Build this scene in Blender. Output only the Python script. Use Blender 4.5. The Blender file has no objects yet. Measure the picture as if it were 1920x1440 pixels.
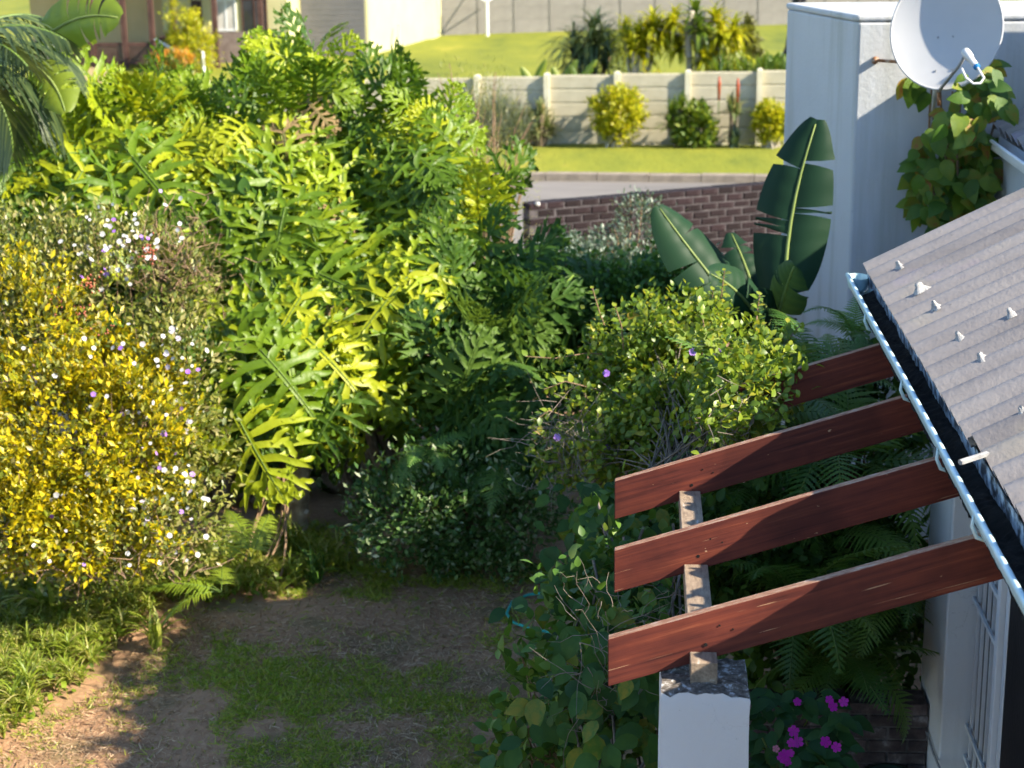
import bpy, math, random
import numpy as np
from mathutils import Vector, Matrix
rnd = random.Random(7); rng = np.random.default_rng(7)
rad = math.radians
sc = bpy.context.scene
COL = sc.collection
# ------------------------------------------------------------------ camera
FPX = 3300.0; CAM = np.array([0.0, 0.0, 5.3])
YAW, PIT, ROLL = rad(4.2), rad(15.6), rad(0.8)
cam = bpy.data.cameras.new('camera'); cam_o = bpy.data.objects.new('camera', cam); COL.objects.link(cam_o)
CM = Matrix.Rotation(YAW, 3, 'Z') @ Matrix.Rotation(math.pi/2 - PIT, 3, 'X') @ Matrix.Rotation(-ROLL, 3, 'Z')
cam_o.matrix_world = Matrix.Translation(CAM) @ CM.to_4x4()
cam.sensor_width = 36.0; cam.lens = 36.0*FPX/1920.0; cam.clip_end = 2000; cam.clip_start = 0.1
cam.dof.use_dof = True; cam.dof.focus_distance = 8.3; cam.dof.aperture_fstop = 3.0
sc.camera = cam_o
# ------------------------------------------------------------------ world, sun, exposure
SUN_EL, SUN_A = rad(32.9), rad(18.0)
world = bpy.data.worlds.new('World'); sc.world = world; world.use_nodes = True
wn = world.node_tree.nodes; wl = world.node_tree.links
sky = wn.new('ShaderNodeTexSky'); sky.sky_type = 'NISHITA'; sky.sun_disc = False
sky.sun_elevation = SUN_EL; sky.sun_rotation = math.pi/2 + SUN_A; sky.altitude = 50; sky.air_density = 1.0; sky.dust_density = 0.1; sky.ozone_density = 3.5
bg = wn['Background']; bg.inputs['Strength'].default_value = 0.108
hs = wn.new('ShaderNodeHueSaturation'); hs.inputs['Saturation'].default_value = 1.0; wl.new(sky.outputs[0], hs.inputs['Color']); wl.new(hs.outputs[0], bg.inputs['Color'])
SUN = Vector((math.cos(SUN_EL)*math.cos(SUN_A), -math.cos(SUN_EL)*math.sin(SUN_A), math.sin(SUN_EL)))
sl = bpy.data.lights.new('sun', 'SUN'); sl.energy = 5.0; sl.angle = rad(0.5); sl.color = (1.0, 0.89, 0.72)
so = bpy.data.objects.new('sun', sl); COL.objects.link(so); so.rotation_euler = SUN.to_track_quat('Z', 'Y').to_euler(); so.location = (20, -8, 20)
vs = sc.view_settings; vs.view_transform = 'Standard'; vs.look = 'None'; vs.exposure = 1.6; vs.gamma = 1.0; vs.use_curve_mapping = False
cy = sc.cycles; cy.max_bounces = 3; cy.diffuse_bounces = 2; cy.glossy_bounces = 1; cy.transmission_bounces = 2; cy.transparent_max_bounces = 4
cy.caustics_reflective = False; cy.caustics_refractive = False; cy.sample_clamp_indirect = 6; cy.use_denoising = True; cy.use_adaptive_sampling = True; cy.adaptive_threshold = 0.03

# ------------------------------------------------------------------ helpers
_CM = np.array(CM)
def P(px, py, X=None, Y=None, Z=None, d=None):
    """world point seen at photo pixel (px,py) on the plane X/Y/Z or at depth d"""
    r = _CM @ np.array([(px-960)/FPX, -(py-720)/FPX, -1.0])
    if X is not None: t = X/r[0]
    elif Y is not None: t = Y/r[1]
    elif Z is not None: t = (Z-CAM[2])/r[2]
    else: t = d
    return CAM + t*r
def Vv(p): return Vector((float(p[0]), float(p[1]), float(p[2])))
def gz(x, y): return -0.11*max(0.0, 12.5-y) + 0.02*math.sin(x*1.9+y*1.1) + 0.015*math.sin(x*3.7-y*2.3)
def nrm(v):
    v = np.asarray(v, float); return v/(np.linalg.norm(v, axis=-1, keepdims=True)+1e-12)

class G:
    """collects shapes for ONE mesh object"""
    def __init__(s): s.v = []; s.f = []; s.m = []
    def add(s, vs, fs, m=0):
        o = len(s.v); s.v += [tuple(map(float, q)) for q in vs]; s.f += [tuple(i+o for i in f) for f in fs]; s.m += [m]*len(fs)
    def box(s, x0, x1, y0, y1, z0, z1, m=0):
        s.add([(x0,y0,z0),(x1,y0,z0),(x1,y1,z0),(x0,y1,z0),(x0,y0,z1),(x1,y0,z1),(x1,y1,z1),(x0,y1,z1)],
              [(3,2,1,0),(4,5,6,7),(0,1,5,4),(1,2,6,5),(2,3,7,6),(3,0,4,7)], m)
    def obox(s, c, ax, ay, az, m=0):
        c, ax, ay, az = map(np.asarray, (c, ax, ay, az))
        q = [c+i*ax+j*ay+k*az for k in (-1,1) for (i,j) in ((-1,-1),(1,-1),(1,1),(-1,1))]
        s.add(q, [(3,2,1,0),(4,5,6,7),(0,1,5,4),(1,2,6,5),(2,3,7,6),(3,0,4,7)], m)
    def tube(s, pts, rs, n=6, m=0, cap=True):
        pts = [np.asarray(p, float) for p in pts]
        if not hasattr(rs, '__len__'): rs = [rs]*len(pts)
        vs = []; u = None
        for i, p in enumerate(pts):
            t = nrm(pts[min(i+1, len(pts)-1)]-pts[max(i-1, 0)])
            if u is None: u = nrm(np.cross(t, (0.31, 0.17, 0.93) if abs(t[2]) < .9 else (1, 0.1, 0)))
            u = nrm(u-t*np.dot(u, t)); w = np.cross(t, u)
            for k in range(n):
                a = 2*math.pi*k/n; vs.append(p+rs[i]*(math.cos(a)*u+math.sin(a)*w))
        fs = [(i*n+k, i*n+(k+1) % n, (i+1)*n+(k+1) % n, (i+1)*n+k) for i in range(len(pts)-1) for k in range(n)]
        if cap: fs += [tuple(range(n-1, -1, -1)), tuple(range((len(pts)-1)*n, len(pts)*n))]
        s.add(vs, fs, m)
    def grid(s, rows, m=0):
        n = len(rows[0]); vs = [p for r in rows for p in r]
        s.add(vs, [(i*n+k, i*n+k+1, (i+1)*n+k+1, (i+1)*n+k) for i in range(len(rows)-1) for k in range(n-1)], m)
    def lathe(s, c, prof, n=20, m=0):
        vs = [(c[0]+r*math.cos(2*math.pi*k/n), c[1]+r*math.sin(2*math.pi*k/n), c[2]+z) for r, z in prof for k in range(n)]
        s.add(vs, [(i*n+k, i*n+(k+1) % n, (i+1)*n+(k+1) % n, (i+1)*n+k) for i in range(len(prof)-1) for k in range(n)], m)
    def mesh(s, name, mats, smooth=False):
        me = bpy.data.meshes.new(name); me.from_pydata(s.v, [], s.f)
        for mt in (mats if isinstance(mats, (list, tuple)) else [mats]): me.materials.append(mt)
        if any(s.m): me.polygons.foreach_set('material_index', s.m)
        if smooth: me.polygons.foreach_set('use_smooth', [True]*len(s.f))
        me.update(); return me
    def build(s, name, mats, parent=None, smooth=False, bevel=0):
        o = link(name, s.mesh(name, mats, smooth), parent)
        if bevel:
            b = o.modifiers.new('bevel', 'BEVEL'); b.width = bevel; b.segments = 2; b.limit_method = 'ANGLE'; b.angle_limit = rad(40)
        return o
def link(name, me, parent=None):
    o = bpy.data.objects.new(name, me); COL.objects.link(o)
    if parent is not None: o.parent = parent
    return o
def tag(o, label=None, cat=None, group=None, kind=None):
    for k, v in (('label', label), ('category', cat), ('group', group), ('kind', kind)):
        if v: o[k] = v
    return o
def thing(name, label, cat, group=None):
    o = bpy.data.objects.new(name, None); COL.objects.link(o); o.empty_display_size = .1
    return tag(o, label, cat, group)
def part_empty(name, parent):
    o = bpy.data.objects.new(name, None); COL.objects.link(o); o.empty_display_size = .1; o.parent = parent; return o
def np_mesh(name, V, F, mat, smooth=True):
    """V (n,3), F (m,4) quads"""
    V = np.asarray(V, np.float32); F = np.asarray(F, np.int32); me = bpy.data.meshes.new(name)
    me.vertices.add(len(V)); me.vertices.foreach_set('co', V.ravel())
    k = F.shape[1]; me.loops.add(F.size); me.loops.foreach_set('vertex_index', F.ravel())
    me.polygons.add(len(F)); me.polygons.foreach_set('loop_start', np.arange(0, F.size, k, dtype=np.int32))
    if smooth: me.polygons.foreach_set('use_smooth', np.ones(len(F), bool))
    me.materials.append(mat); me.update(calc_edges=True); me.validate(); return me
def basis(a, n):
    a = nrm(a); x = nrm(np.cross(a, n)); z = np.cross(x, a); return np.stack([x, a, z], axis=-1)
def cloud(T, pos, axis, up, size):
    """copies of a leaf template T=(verts,quads) as one array"""
    tv, tf = T; tv = np.asarray(tv, float); tf = np.asarray(tf, int)
    B = basis(axis, up); V = np.einsum('nij,kj->nki', B, tv)*np.asarray(size).reshape(-1, 1, 1)+np.asarray(pos)[:, None, :]
    Fq = tf[None]+(np.arange(len(pos))*len(tv))[:, None, None]
    return V.reshape(-1, 3), Fq.reshape(-1, tf.shape[1])
def mrot(a, n, p, s=1.0):
    B = basis(np.asarray(a, float), np.asarray(n, float)); M = Matrix(B.tolist()).to_4x4()
    return Matrix.Translation(Vv(p)) @ M @ Matrix.Scale(s, 4)

# ------------------------------------------------------------------ materials
def new_mat(name):
    m = bpy.data.materials.new(name); m.use_nodes = True
    return m, m.node_tree.nodes, m.node_tree.links, m.node_tree.nodes['Principled BSDF']
def ramp(N, stops):
    r = N.new('ShaderNodeValToRGB'); e = r.color_ramp.elements
    while len(e) < len(stops): e.new(.5)
    for q, (p, c) in zip(e, stops): q.position = p; q.color = (*c, 1) if len(c) == 3 else c
    return r
def noise(N, L, scale, detail=4, rough=.55, vec=None, stretch=None):
    t = N.new('ShaderNodeTexNoise'); t.inputs['Scale'].default_value = scale; t.inputs['Detail'].default_value = detail; t.inputs['Roughness'].default_value = rough
    if vec is None:
        tc = N.new('ShaderNodeTexCoord'); vec = tc.outputs['Object']
    if stretch:
        mp = N.new('ShaderNodeMapping'); mp.inputs['Scale'].default_value = stretch; L.new(vec, mp.inputs[0]); vec = mp.outputs[0]
    L.new(vec, t.inputs['Vector']); return t
def mix(N, L, fac, a, b, mode='MIX'):
    x = N.new('ShaderNodeMix'); x.data_type = 'RGBA'; x.blend_type = mode
    for sock, v in ((x.inputs[0], fac), (x.inputs[6], a), (x.inputs[7], b)):
        if hasattr(v, 'is_linked') or hasattr(v, 'links'): L.new(v, sock)
        elif isinstance(v, (int, float)): sock.default_value = v
        else: sock.default_value = (*v, 1)
    return x.outputs[2]
def bump(N, L, h, strength, dist, bs):
    b = N.new('ShaderNodeBump'); b.inputs['Strength'].default_value = strength; b.inputs['Distance'].default_value = dist
    L.new(h, b.inputs['Height']); L.new(b.outputs[0], bs.inputs['Normal'])
def surf(name, stops, scale=6, rough=.8, bs_=.3, bd=.01, stretch=None, detail=4, per_obj=0, spec=.3):
    """plain procedural surface: noise through a ramp plus fine relief"""
    m, N, L, b = new_mat(name)
    n = noise(N, L, scale, detail, .6, stretch=stretch); r = ramp(N, stops); L.new(n.outputs[0], r.inputs[0]); c = r.outputs[0]
    if per_obj:
        oi = N.new('ShaderNodeObjectInfo'); hs = N.new('ShaderNodeHueSaturation')
        mr = N.new('ShaderNodeMapRange'); mr.inputs[3].default_value = 1-per_obj; mr.inputs[4].default_value = 1+per_obj
        L.new(oi.outputs['Random'], mr.inputs[0]); L.new(mr.outputs[0], hs.inputs['Value']); L.new(c, hs.inputs['Color']); c = hs.outputs[0]
    L.new(c, b.inputs['Base Color']); b.inputs['Roughness'].default_value = rough; b.inputs['Specular IOR Level'].default_value = spec
    n2 = noise(N, L, scale*9, 3, .65, stretch=stretch); bump(N, L, n2.outputs[0], bs_, bd, b); return m
def leafm(name, stops, trans=.35, tcol=None, rough=.42, spec=.45, island=True, veins=0, nscale=3.0):
    """leaf: per-leaf colour, gloss and light shining through"""
    m, N, L, b = new_mat(name); out = N['Material Output']
    if island: src = N.new('ShaderNodeNewGeometry').outputs['Random Per Island']
    else: src = N.new('ShaderNodeObjectInfo').outputs['Random']
    if not island: n = noise(N, L, nscale, 2)
    else: n = N.new('ShaderNodeValue'); n.outputs[0].default_value = .5
    ad = N.new('ShaderNodeMath'); ad.operation = 'MULTIPLY_ADD'; ad.inputs[1].default_value = .6; ad.inputs[2].default_value = -.3
    L.new(n.outputs[0], ad.inputs[0]); a2 = N.new('ShaderNodeMath'); L.new(ad.outputs[0], a2.inputs[0]); L.new(src, a2.inputs[1])
    r = ramp(N, stops); L.new(a2.outputs[0], r.inputs[0]); c = r.outputs[0]
    L.new(c, b.inputs['Base Color']); b.inputs['Roughness'].default_value = rough; b.inputs['Specular IOR Level'].default_value = spec
    tr = N.new('ShaderNodeBsdfTranslucent'); g = N.new('ShaderNodeGamma'); g.inputs[1].default_value = .8
    tc = mix(N, L, 1.0, c, tcol or (1.3, 1.25, .45), 'MULTIPLY'); L.new(tc, g.inputs[0]); L.new(g.outputs[0], tr.inputs['Color'])
    ms = N.new('ShaderNodeMixShader'); ms.inputs[0].default_value = trans
    L.new(b.outputs[0], ms.inputs[1]); L.new(tr.outputs[0], ms.inputs[2]); L.new(ms.outputs[0], out.inputs['Surface'])
    if veins:
        n3 = noise(N, L, veins, 3, .6); bump(N, L, n3.outputs[0], .35, .02, b)
    return m
M = {}
def white_plaster(name, base=(.49,.51,.53), stain=(.29,.30,.26), amt=(.45,.72), vertical=True):
    m, N, L, b = new_mat(name)
    st = noise(N, L, 1.6, 5, .6, stretch=(1.9, 1.9, .14) if vertical else (1, 1, 1)); sr = ramp(N, [(amt[0], (0,0,0)), (amt[1], (1,1,1))]); L.new(st.outputs[0], sr.inputs[0])
    bl = noise(N, L, 1.4, 5); br = ramp(N, [(.35, tuple(x*.93 for x in base)), (.65, base)]); L.new(bl.outputs[0], br.inputs[0])
    c = mix(N, L, sr.outputs[0], br.outputs[0], stain); sp = noise(N, L, 60, 3); spr = ramp(N, [(.70, (0,0,0)), (.78, (1,1,1))]); L.new(sp.outputs[0], spr.inputs[0])
    c = mix(N, L, spr.outputs[0], c, tuple(x*.7 for x in base))
    vo = N.new('ShaderNodeTexVoronoi'); vo.feature = 'DISTANCE_TO_EDGE'; vo.inputs['Scale'].default_value = 1.7; tc = N.new('ShaderNodeTexCoord'); wn_ = noise(N, L, 5, 5, .7); va = mix(N, L, .22, tc.outputs['Object'], wn_.outputs['Color']); L.new(va, vo.inputs['Vector'])
    cr = ramp(N, [(.001, (.45, .45, .45)), (.004, (0, 0, 0))]); L.new(vo.outputs['Distance'], cr.inputs[0]); cm = noise(N, L, 1.3, 2); cmr = ramp(N, [(.58, (0, 0, 0)), (.66, (.7, .7, .7))]); L.new(cm.outputs[0], cmr.inputs[0])
    ck = mix(N, L, 1.0, cr.outputs[0], cmr.outputs[0], 'MULTIPLY'); c = mix(N, L, ck, c, (.16, .15, .14)); L.new(c, b.inputs['Base Color']); b.inputs['Roughness'].default_value = .75
    h = noise(N, L, 26, 6, .7); bump(N, L, h.outputs[0], .35, .012, b); return m
M['plaster'] = white_plaster('white_plaster')
M['plaster_house'] = white_plaster('white_house_plaster', (.70,.71,.72), amt=(.6,.95))
M['plaster_clean'] = white_plaster('white_plaster_clean', amt=(.66,.9))
M['cap'] = surf('weathered_cap', [(.36,(.07,.06,.048)),(.50,(.15,.125,.10)),(.58,(.24,.21,.18)),(.64,(.50,.50,.48)),(.75,(.56,.56,.55))], 34, .9, .6, .02)
def timber():
    m, N, L, b = new_mat('painted_timber'); tc = N.new('ShaderNodeTexCoord'); mp_ = N.new('ShaderNodeMapping'); mp_.inputs['Rotation'].default_value = (0, math.atan(.317), 0); L.new(tc.outputs['Object'], mp_.inputs[0]); RV = mp_.outputs[0]   # grain runs along the sloping rafters
    g = noise(N, L, 5, 8, .62, RV, (.35, 9, 9)); r = ramp(N, [(.25,(.045,.014,.013)),(.42,(.12,.031,.023)),(.6,(.17,.044,.027)),(.75,(.28,.085,.045))]); L.new(g.outputs[0], r.inputs[0])
    big = noise(N, L, 2.1, 4); rb = ramp(N, [(.38,(.55,.55,.6)),(.66,(1.08,1.0,.95))]); L.new(big.outputs[0], rb.inputs[0]); c = mix(N, L, 1.0, r.outputs[0], rb.outputs[0], 'MULTIPLY')
    w = noise(N, L, 4.0, 6, .55, RV, (.4, 15, 15)); wr = ramp(N, [(.675,(0,0,0)),(.70,(1,1,1))]); L.new(w.outputs[0], wr.inputs[0])
    w2 = noise(N, L, 3.2, 3); wr2 = ramp(N, [(.42,(0,0,0)),(.56,(1,1,1))]); L.new(w2.outputs[0], wr2.inputs[0])
    wm = N.new('ShaderNodeMath'); wm.operation = 'MULTIPLY'; L.new(wr.outputs[0], wm.inputs[0]); L.new(wr2.outputs[0], wm.inputs[1])
    sp = noise(N, L, 34, 3, .5, RV, (.5,1,1)); spr = ramp(N, [(.735,(0,0,0)),(.76,(1,1,1))]); L.new(sp.outputs[0], spr.inputs[0])
    wa = N.new('ShaderNodeMath'); wa.operation = 'MAXIMUM'; L.new(wm.outputs[0], wa.inputs[0]); L.new(spr.outputs[0], wa.inputs[1])
    c = mix(N, L, wa.outputs[0], c, (.40,.24,.14)); L.new(c, b.inputs['Base Color']); b.inputs['Roughness'].default_value = .6; b.inputs['Specular IOR Level'].default_value = .2
    bump(N, L, g.outputs[0], .3, .006, b); return m
M['timber'] = timber()
M['timber_top'] = surf('weathered_timber_edge', [(.3,(.20,.09,.055)),(.48,(.34,.17,.10)),(.6,(.40,.25,.17)),(.72,(.46,.36,.29))], 7, .8, .5, .008, stretch=(.5, 8, 8))
M['beam'] = surf('old_beam_timber', [(.3,(.16,.115,.08)),(.5,(.27,.20,.14)),(.64,(.34,.26,.18)),(.74,(.5,.46,.42))], 14, .85, .5, .008, stretch=(3, .6, 3))
M['hole'] = surf('dark_hole', [(.3,(.004,.004,.004)),(.7,(.01,.009,.008))], 20)
M['metal_bolt'] = surf('dull_metal', [(.3,(.25,.25,.25)),(.7,(.4,.38,.36))], 30, .5)
def roofm():
    m, N, L, b = new_mat('fibre_cement')
    a = noise(N, L, 1.6, 7, .62, stretch=(.45, 1.6, 1)); r = ramp(N, [(.3,(.18,.166,.164)),(.5,(.25,.23,.224)),(.7,(.31,.284,.268))]); L.new(a.outputs[0], r.inputs[0])
    v = noise(N, L, 3.0, 3, stretch=(.4,1,1)); vr = ramp(N, [(.62,(0,0,0)),(.74,(.6,.6,.6))]); L.new(v.outputs[0], vr.inputs[0]); c = mix(N, L, vr.outputs[0], r.outputs[0], (.26,.22,.29))
    y = noise(N, L, 2.2, 4, stretch=(.5,1,1)); yr = ramp(N, [(.6,(0,0,0)),(.75,(.6,.6,.6))]); L.new(y.outputs[0], yr.inputs[0]); c = mix(N, L, yr.outputs[0], c, (.34,.30,.22))
    s = noise(N, L, 38, 4); sr = ramp(N, [(.7,(0,0,0)),(.76,(.7,.7,.7))]); L.new(s.outputs[0], sr.inputs[0]); c = mix(N, L, sr.outputs[0], c, (.12,.11,.11))
    L.new(c, b.inputs['Base Color']); b.inputs['Roughness'].default_value = .85; bump(N, L, s.outputs[0], .35, .008, b); return m
M['roof'] = roofm()
M['mortar_dollop'] = surf('sealant_dollop', [(.35,(.30,.30,.30)),(.65,(.48,.47,.45))], 14, .8, .6, .02)
M['gutter'] = surf('gutter_paint', [(.3,(.40,.56,.60)),(.55,(.50,.67,.71)),(.75,(.62,.75,.77))], 9, .35, .1, .003, spec=.5)
M['gutter_in'] = surf('gutter_dirt_side', [(.42,(.03,.03,.035)),(.52,(.28,.34,.40)),(.66,(.55,.62,.68))], 13, .6, .4, .01)
M['debris'] = surf('black_debris', [(.3,(.006,.005,.004)),(.6,(.022,.016,.012)),(.75,(.06,.045,.03))], 25, .9, .9, .03)
M['dish'] = surf('dish_paint', [(.3,(.40,.41,.42)),(.7,(.46,.46,.46))], 2.0, .55, .04, .002)
M['grey_metal'] = surf('grey_metal', [(.3,(.22,.22,.22)),(.7,(.36,.36,.36))], 20, .5)
M['plastic'] = surf('pale_plastic', [(.3,(.55,.56,.55)),(.7,(.68,.68,.66))], 8, .45, .05)
M['blue'] = surf('blue_seal', [(.3,(.01,.14,.38)),(.7,(.02,.2,.48))], 8, .5)
M['rust'] = surf('rusty_pipe', [(.35,(.17,.07,.03)),(.5,(.30,.13,.05)),(.62,(.45,.36,.28))], 22, .8, .4)
M['brick'] = surf('old_brick_shade_tone', [(.28,(.004,.003,.005)),(.5,(.010,.0055,.0075)),(.66,(.018,.0095,.011)),(.80,(.065,.057,.06))], 7, .9, .6, .012, per_obj=.4)  # the far wall's shade is put into this very dark brick colour
M['brick_dark'] = surf('mossy_planter_brick', [(.35,(.035,.027,.03)),(.5,(.075,.055,.055)),(.62,(.11,.09,.09)),(.76,(.34,.31,.31))], 9, .95, .6, .012, per_obj=.3)
M['mortar'] = surf('mortar', [(.35,(.045,.04,.043)),(.65,(.095,.086,.09))], 10, .95, .6, .015)  # mortar of the far wall, darkened with its bricks to stand for shade
M['mortar_dark'] = surf('dark_mortar', [(.35,(.05,.045,.045)),(.65,(.13,.12,.12))], 10, .95, .6, .015)
M['precast'] = surf('precast_panel', [(.3,(.41,.37,.26)),(.7,(.50,.455,.33))], 3, .85, .15, .01, per_obj=.05)
M['precast_post'] = surf('precast_post', [(.3,(.56,.52,.36)),(.7,(.64,.60,.44))], 3, .85, .15, .01)
M['rearwall'] = surf('grey_rear_wall', [(.3,(.165,.155,.14)),(.7,(.20,.19,.17))], 3, .9, .2, .01, per_obj=.05)
M['cream'] = surf('cream_wall', [(.3,(.44,.41,.22)),(.7,(.49,.455,.25))], 1.5, .85, .1, .01)
M['tan'] = surf('tan_wall', [(.3,(.50,.37,.19)),(.7,(.58,.43,.23))], 1.5, .85, .1, .01)
M['brown'] = surf('dark_brown_timber', [(.3,(.05,.025,.02)),(.7,(.10,.05,.04))], 5, .7, .2, .01)
M['greydoor'] = surf('garage_grey', [(.3,(.115,.115,.125)),(.7,(.145,.14,.15))], 3, .7, .05, .005)
M['glass_dark'] = surf('dark_pane', [(.3,(.02,.024,.03)),(.7,(.045,.05,.06))], 2, .08, .02, .002, spec=.6)
M['curtain'] = surf('curtain', [(.3,(.35,.33,.31)),(.7,(.6,.58,.54))], 4, .9, .1, stretch=(9,9,.4))
M['red_tile'] = surf('far_tiles', [(.3,(.16,.12,.11)),(.7,(.24,.19,.17))], 6, .85)
M['white_paint'] = surf('white_paint', [(.3,(.66,.68,.70)),(.7,(.75,.76,.77))], 4, .5, .05)
M['black'] = surf('near_black', [(.3,(.012,.010,.012)),(.7,(.025,.02,.022))], 3, .6)
M['pot'] = surf('green_pot', [(.3,(.008,.022,.018)),(.7,(.015,.04,.03))], 6, .4)
M['hose'] = surf('green_hose', [(.3,(.02,.26,.21)),(.7,(.05,.40,.33))], 8, .4)
M['bark'] = surf('bark', [(.3,(.10,.07,.045)),(.55,(.19,.14,.09)),(.75,(.30,.24,.17))], 14, .9, .7, .02)
M['bark_pale'] = surf('pale_bark', [(.3,(.30,.26,.20)),(.7,(.48,.43,.35))], 10, .9, .5, .02)
M['twig'] = surf('twig', [(.3,(.16,.10,.06)),(.7,(.30,.20,.12))], 14, .9, .3)
M['twig_grey'] = surf('grey_twig', [(.3,(.10,.08,.06)),(.7,(.24,.20,.16))], 14, .9, .3)
M['fibre'] = surf('fern_fibre', [(.3,(.05,.02,.01)),(.7,(.17,.07,.03))], 30, .95, .8, .03)
def trunkm():
    m, N, L, b = new_mat('scarred_trunk')
    n = noise(N, L, 9, 5); r = ramp(N, [(.35,(.12,.085,.05)),(.6,(.30,.24,.16)),(.75,(.5,.44,.33))]); L.new(n.outputs[0], r.inputs[0]); L.new(r.outputs[0], b.inputs['Base Color'])
    b.inputs['Roughness'].default_value = .85; bump(N, L, n.outputs[0], .5, .02, b); return m
M['trunk'] = trunkm()
# leaves
M['phil'] = leafm('split_leaf', [(.0,(.045,.10,.008)),(.3,(.11,.19,.010)),(.65,(.23,.31,.012)),(1,(.34,.37,.014))], .34, rough=.42, spec=.3, island=False, veins=14)
M['petiole'] = surf('petiole', [(.3,(.07,.12,.02)),(.7,(.13,.20,.035))], 6, .45, .1)
M['gold'] = leafm('golden_leaf', [(0,(.12,.16,.008)),(.32,(.32,.30,.008)),(.68,(.50,.41,.008)),(1,(.62,.46,.008))], .35)
M['brun'] = leafm('olive_leaf', [(0,(.06,.09,.014)),(.4,(.14,.17,.025)),(.75,(.24,.24,.05)),(1,(.32,.28,.12))], .28, rough=.38)
M['dry'] = leafm('dry_leaf', [(0,(.16,.10,.05)),(.5,(.26,.17,.08)),(1,(.36,.24,.12))], .2, (1,1,.8), rough=.8)
M['dry_obj'] = leafm('browned_split_leaf', [(0,(.20,.13,.05)),(1,(.36,.26,.12))], .2, (1,1,.8), rough=.8, island=False)
M['vine'] = leafm('duranta_leaf', [(0,(.07,.13,.014)),(.4,(.14,.22,.02)),(.8,(.23,.30,.025)),(1,(.33,.31,.03))], .38, rough=.4)
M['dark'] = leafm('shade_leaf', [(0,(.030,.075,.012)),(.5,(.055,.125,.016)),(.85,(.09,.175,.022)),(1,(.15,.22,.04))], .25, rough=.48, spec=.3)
M['dark_obj'] = leafm('broad_vine_leaf', [(0,(.018,.060,.012)),(.5,(.036,.098,.016)),(.85,(.065,.14,.02)),(1,(.18,.17,.02))], .25, rough=.5, spec=.25, island=False, veins=22)
M['mid'] = leafm('mid_green_leaf', [(0,(.03,.085,.016)),(.5,(.06,.15,.022)),(.85,(.10,.21,.03)),(1,(.17,.27,.05))], .3, rough=.45, spec=.3)
M['pale'] = leafm('pale_green_leaf', [(0,(.03,.08,.018)),(.5,(.06,.13,.028)),(.8,(.12,.20,.06)),(1,(.34,.38,.26))], .25, rough=.5, spec=.2)
M['bluish'] = leafm('blue_green_leaf', [(0,(.035,.07,.045)),(.6,(.085,.135,.09)),(1,(.22,.27,.22))], .22, rough=.4)
M['fern'] = leafm('fern_leaf', [(0,(.05,.125,.022)),(.5,(.09,.19,.03)),(1,(.15,.26,.045))], .3, island=False)
M['fern_lit'] = leafm('lit_fern', [(0,(.16,.24,.02)),(1,(.26,.34,.03))], .4, island=False)  # sunlight put into a brighter green than the plain fern colour
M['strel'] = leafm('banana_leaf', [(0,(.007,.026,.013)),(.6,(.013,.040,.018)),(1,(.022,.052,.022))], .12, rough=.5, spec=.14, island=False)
M['strel_lit'] = leafm('sunlit_banana_leaf', [(0,(.12,.18,.02)),(1,(.2,.26,.03))], .45, island=False)  # backlight painted as a far brighter green than the dark banana leaf
M['rib'] = surf('pale_midrib', [(.3,(.12,.17,.04)),(.7,(.20,.25,.07))], 6, .5, .1)
M['strap'] = leafm('strap_leaf', [(0,(.12,.18,.018)),(.4,(.22,.29,.025)),(.75,(.36,.39,.07)),(1,(.50,.45,.18))], .38)
M['agap'] = leafm('agapanthus_leaf', [(0,(.05,.10,.012)),(.5,(.11,.18,.014)),(1,(.22,.26,.02))], .33)
M['aloe'] = leafm('aloe_leaf', [(0,(.09,.13,.05)),(.5,(.17,.20,.07)),(.8,(.28,.25,.09)),(1,(.34,.20,.09))], .15)
M['lavender'] = leafm('lavender_leaf', [(0,(.06,.085,.05)),(.6,(.12,.15,.09)),(1,(.2,.2,.17))], .2)
M['lime'] = leafm('lime_shrub_leaf', [(0,(.20,.23,.008)),(.5,(.36,.37,.010)),(1,(.50,.44,.012))], .35)
M['palm'] = leafm('dark_palm', [(0,(.03,.055,.022)),(.7,(.06,.095,.035)),(1,(.13,.17,.05))], .22)
M['olive'] = leafm('olive_conifer', [(0,(.07,.08,.02)),(1,(.16,.16,.035))], .25)
M['grass'] = leafm('grass_blade', [(0,(.13,.22,.015)),(.5,(.24,.34,.025)),(1,(.46,.42,.08))], .35)
M['straw'] = leafm('dry_grass', [(0,(.22,.12,.065)),(.5,(.38,.24,.135)),(1,(.60,.44,.27))], .2, (1,1,.8), rough=.8)
M['impatiens'] = leafm('impatiens_leaf', [(0,(.022,.075,.022)),(.6,(.040,.115,.03)),(1,(.065,.15,.04))], .22, rough=.5, spec=.25, island=False)
M['fl_white'] = leafm('white_petal', [(0,(.50,.50,.48)),(.7,(.62,.61,.60)),(1,(.56,.48,.66))], .3, (1,1,1), island=False)
M['fl_purple'] = leafm('purple_petal', [(0,(.28,.10,.55)),(1,(.42,.24,.66))], .3, (1,1,1), island=False)
M['fl_magenta'] = leafm('magenta_petal', [(0,(.48,.012,.40)),(1,(.62,.02,.50))], .3, (1,1,1), island=False)
M['fl_pink'] = leafm('pink_petal', [(0,(.65,.2,.3)),(1,(.7,.26,.34))], .3, (1,1,1), island=False)
M['fl_red'] = leafm('red_flower', [(0,(.30,.05,.018)),(1,(.40,.085,.025))], .2, (1,1,1))
M['fl_orange'] = leafm('orange_flower', [(0,(.6,.22,.02)),(1,(.7,.35,.03))], .2, (1,1,1))
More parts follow.
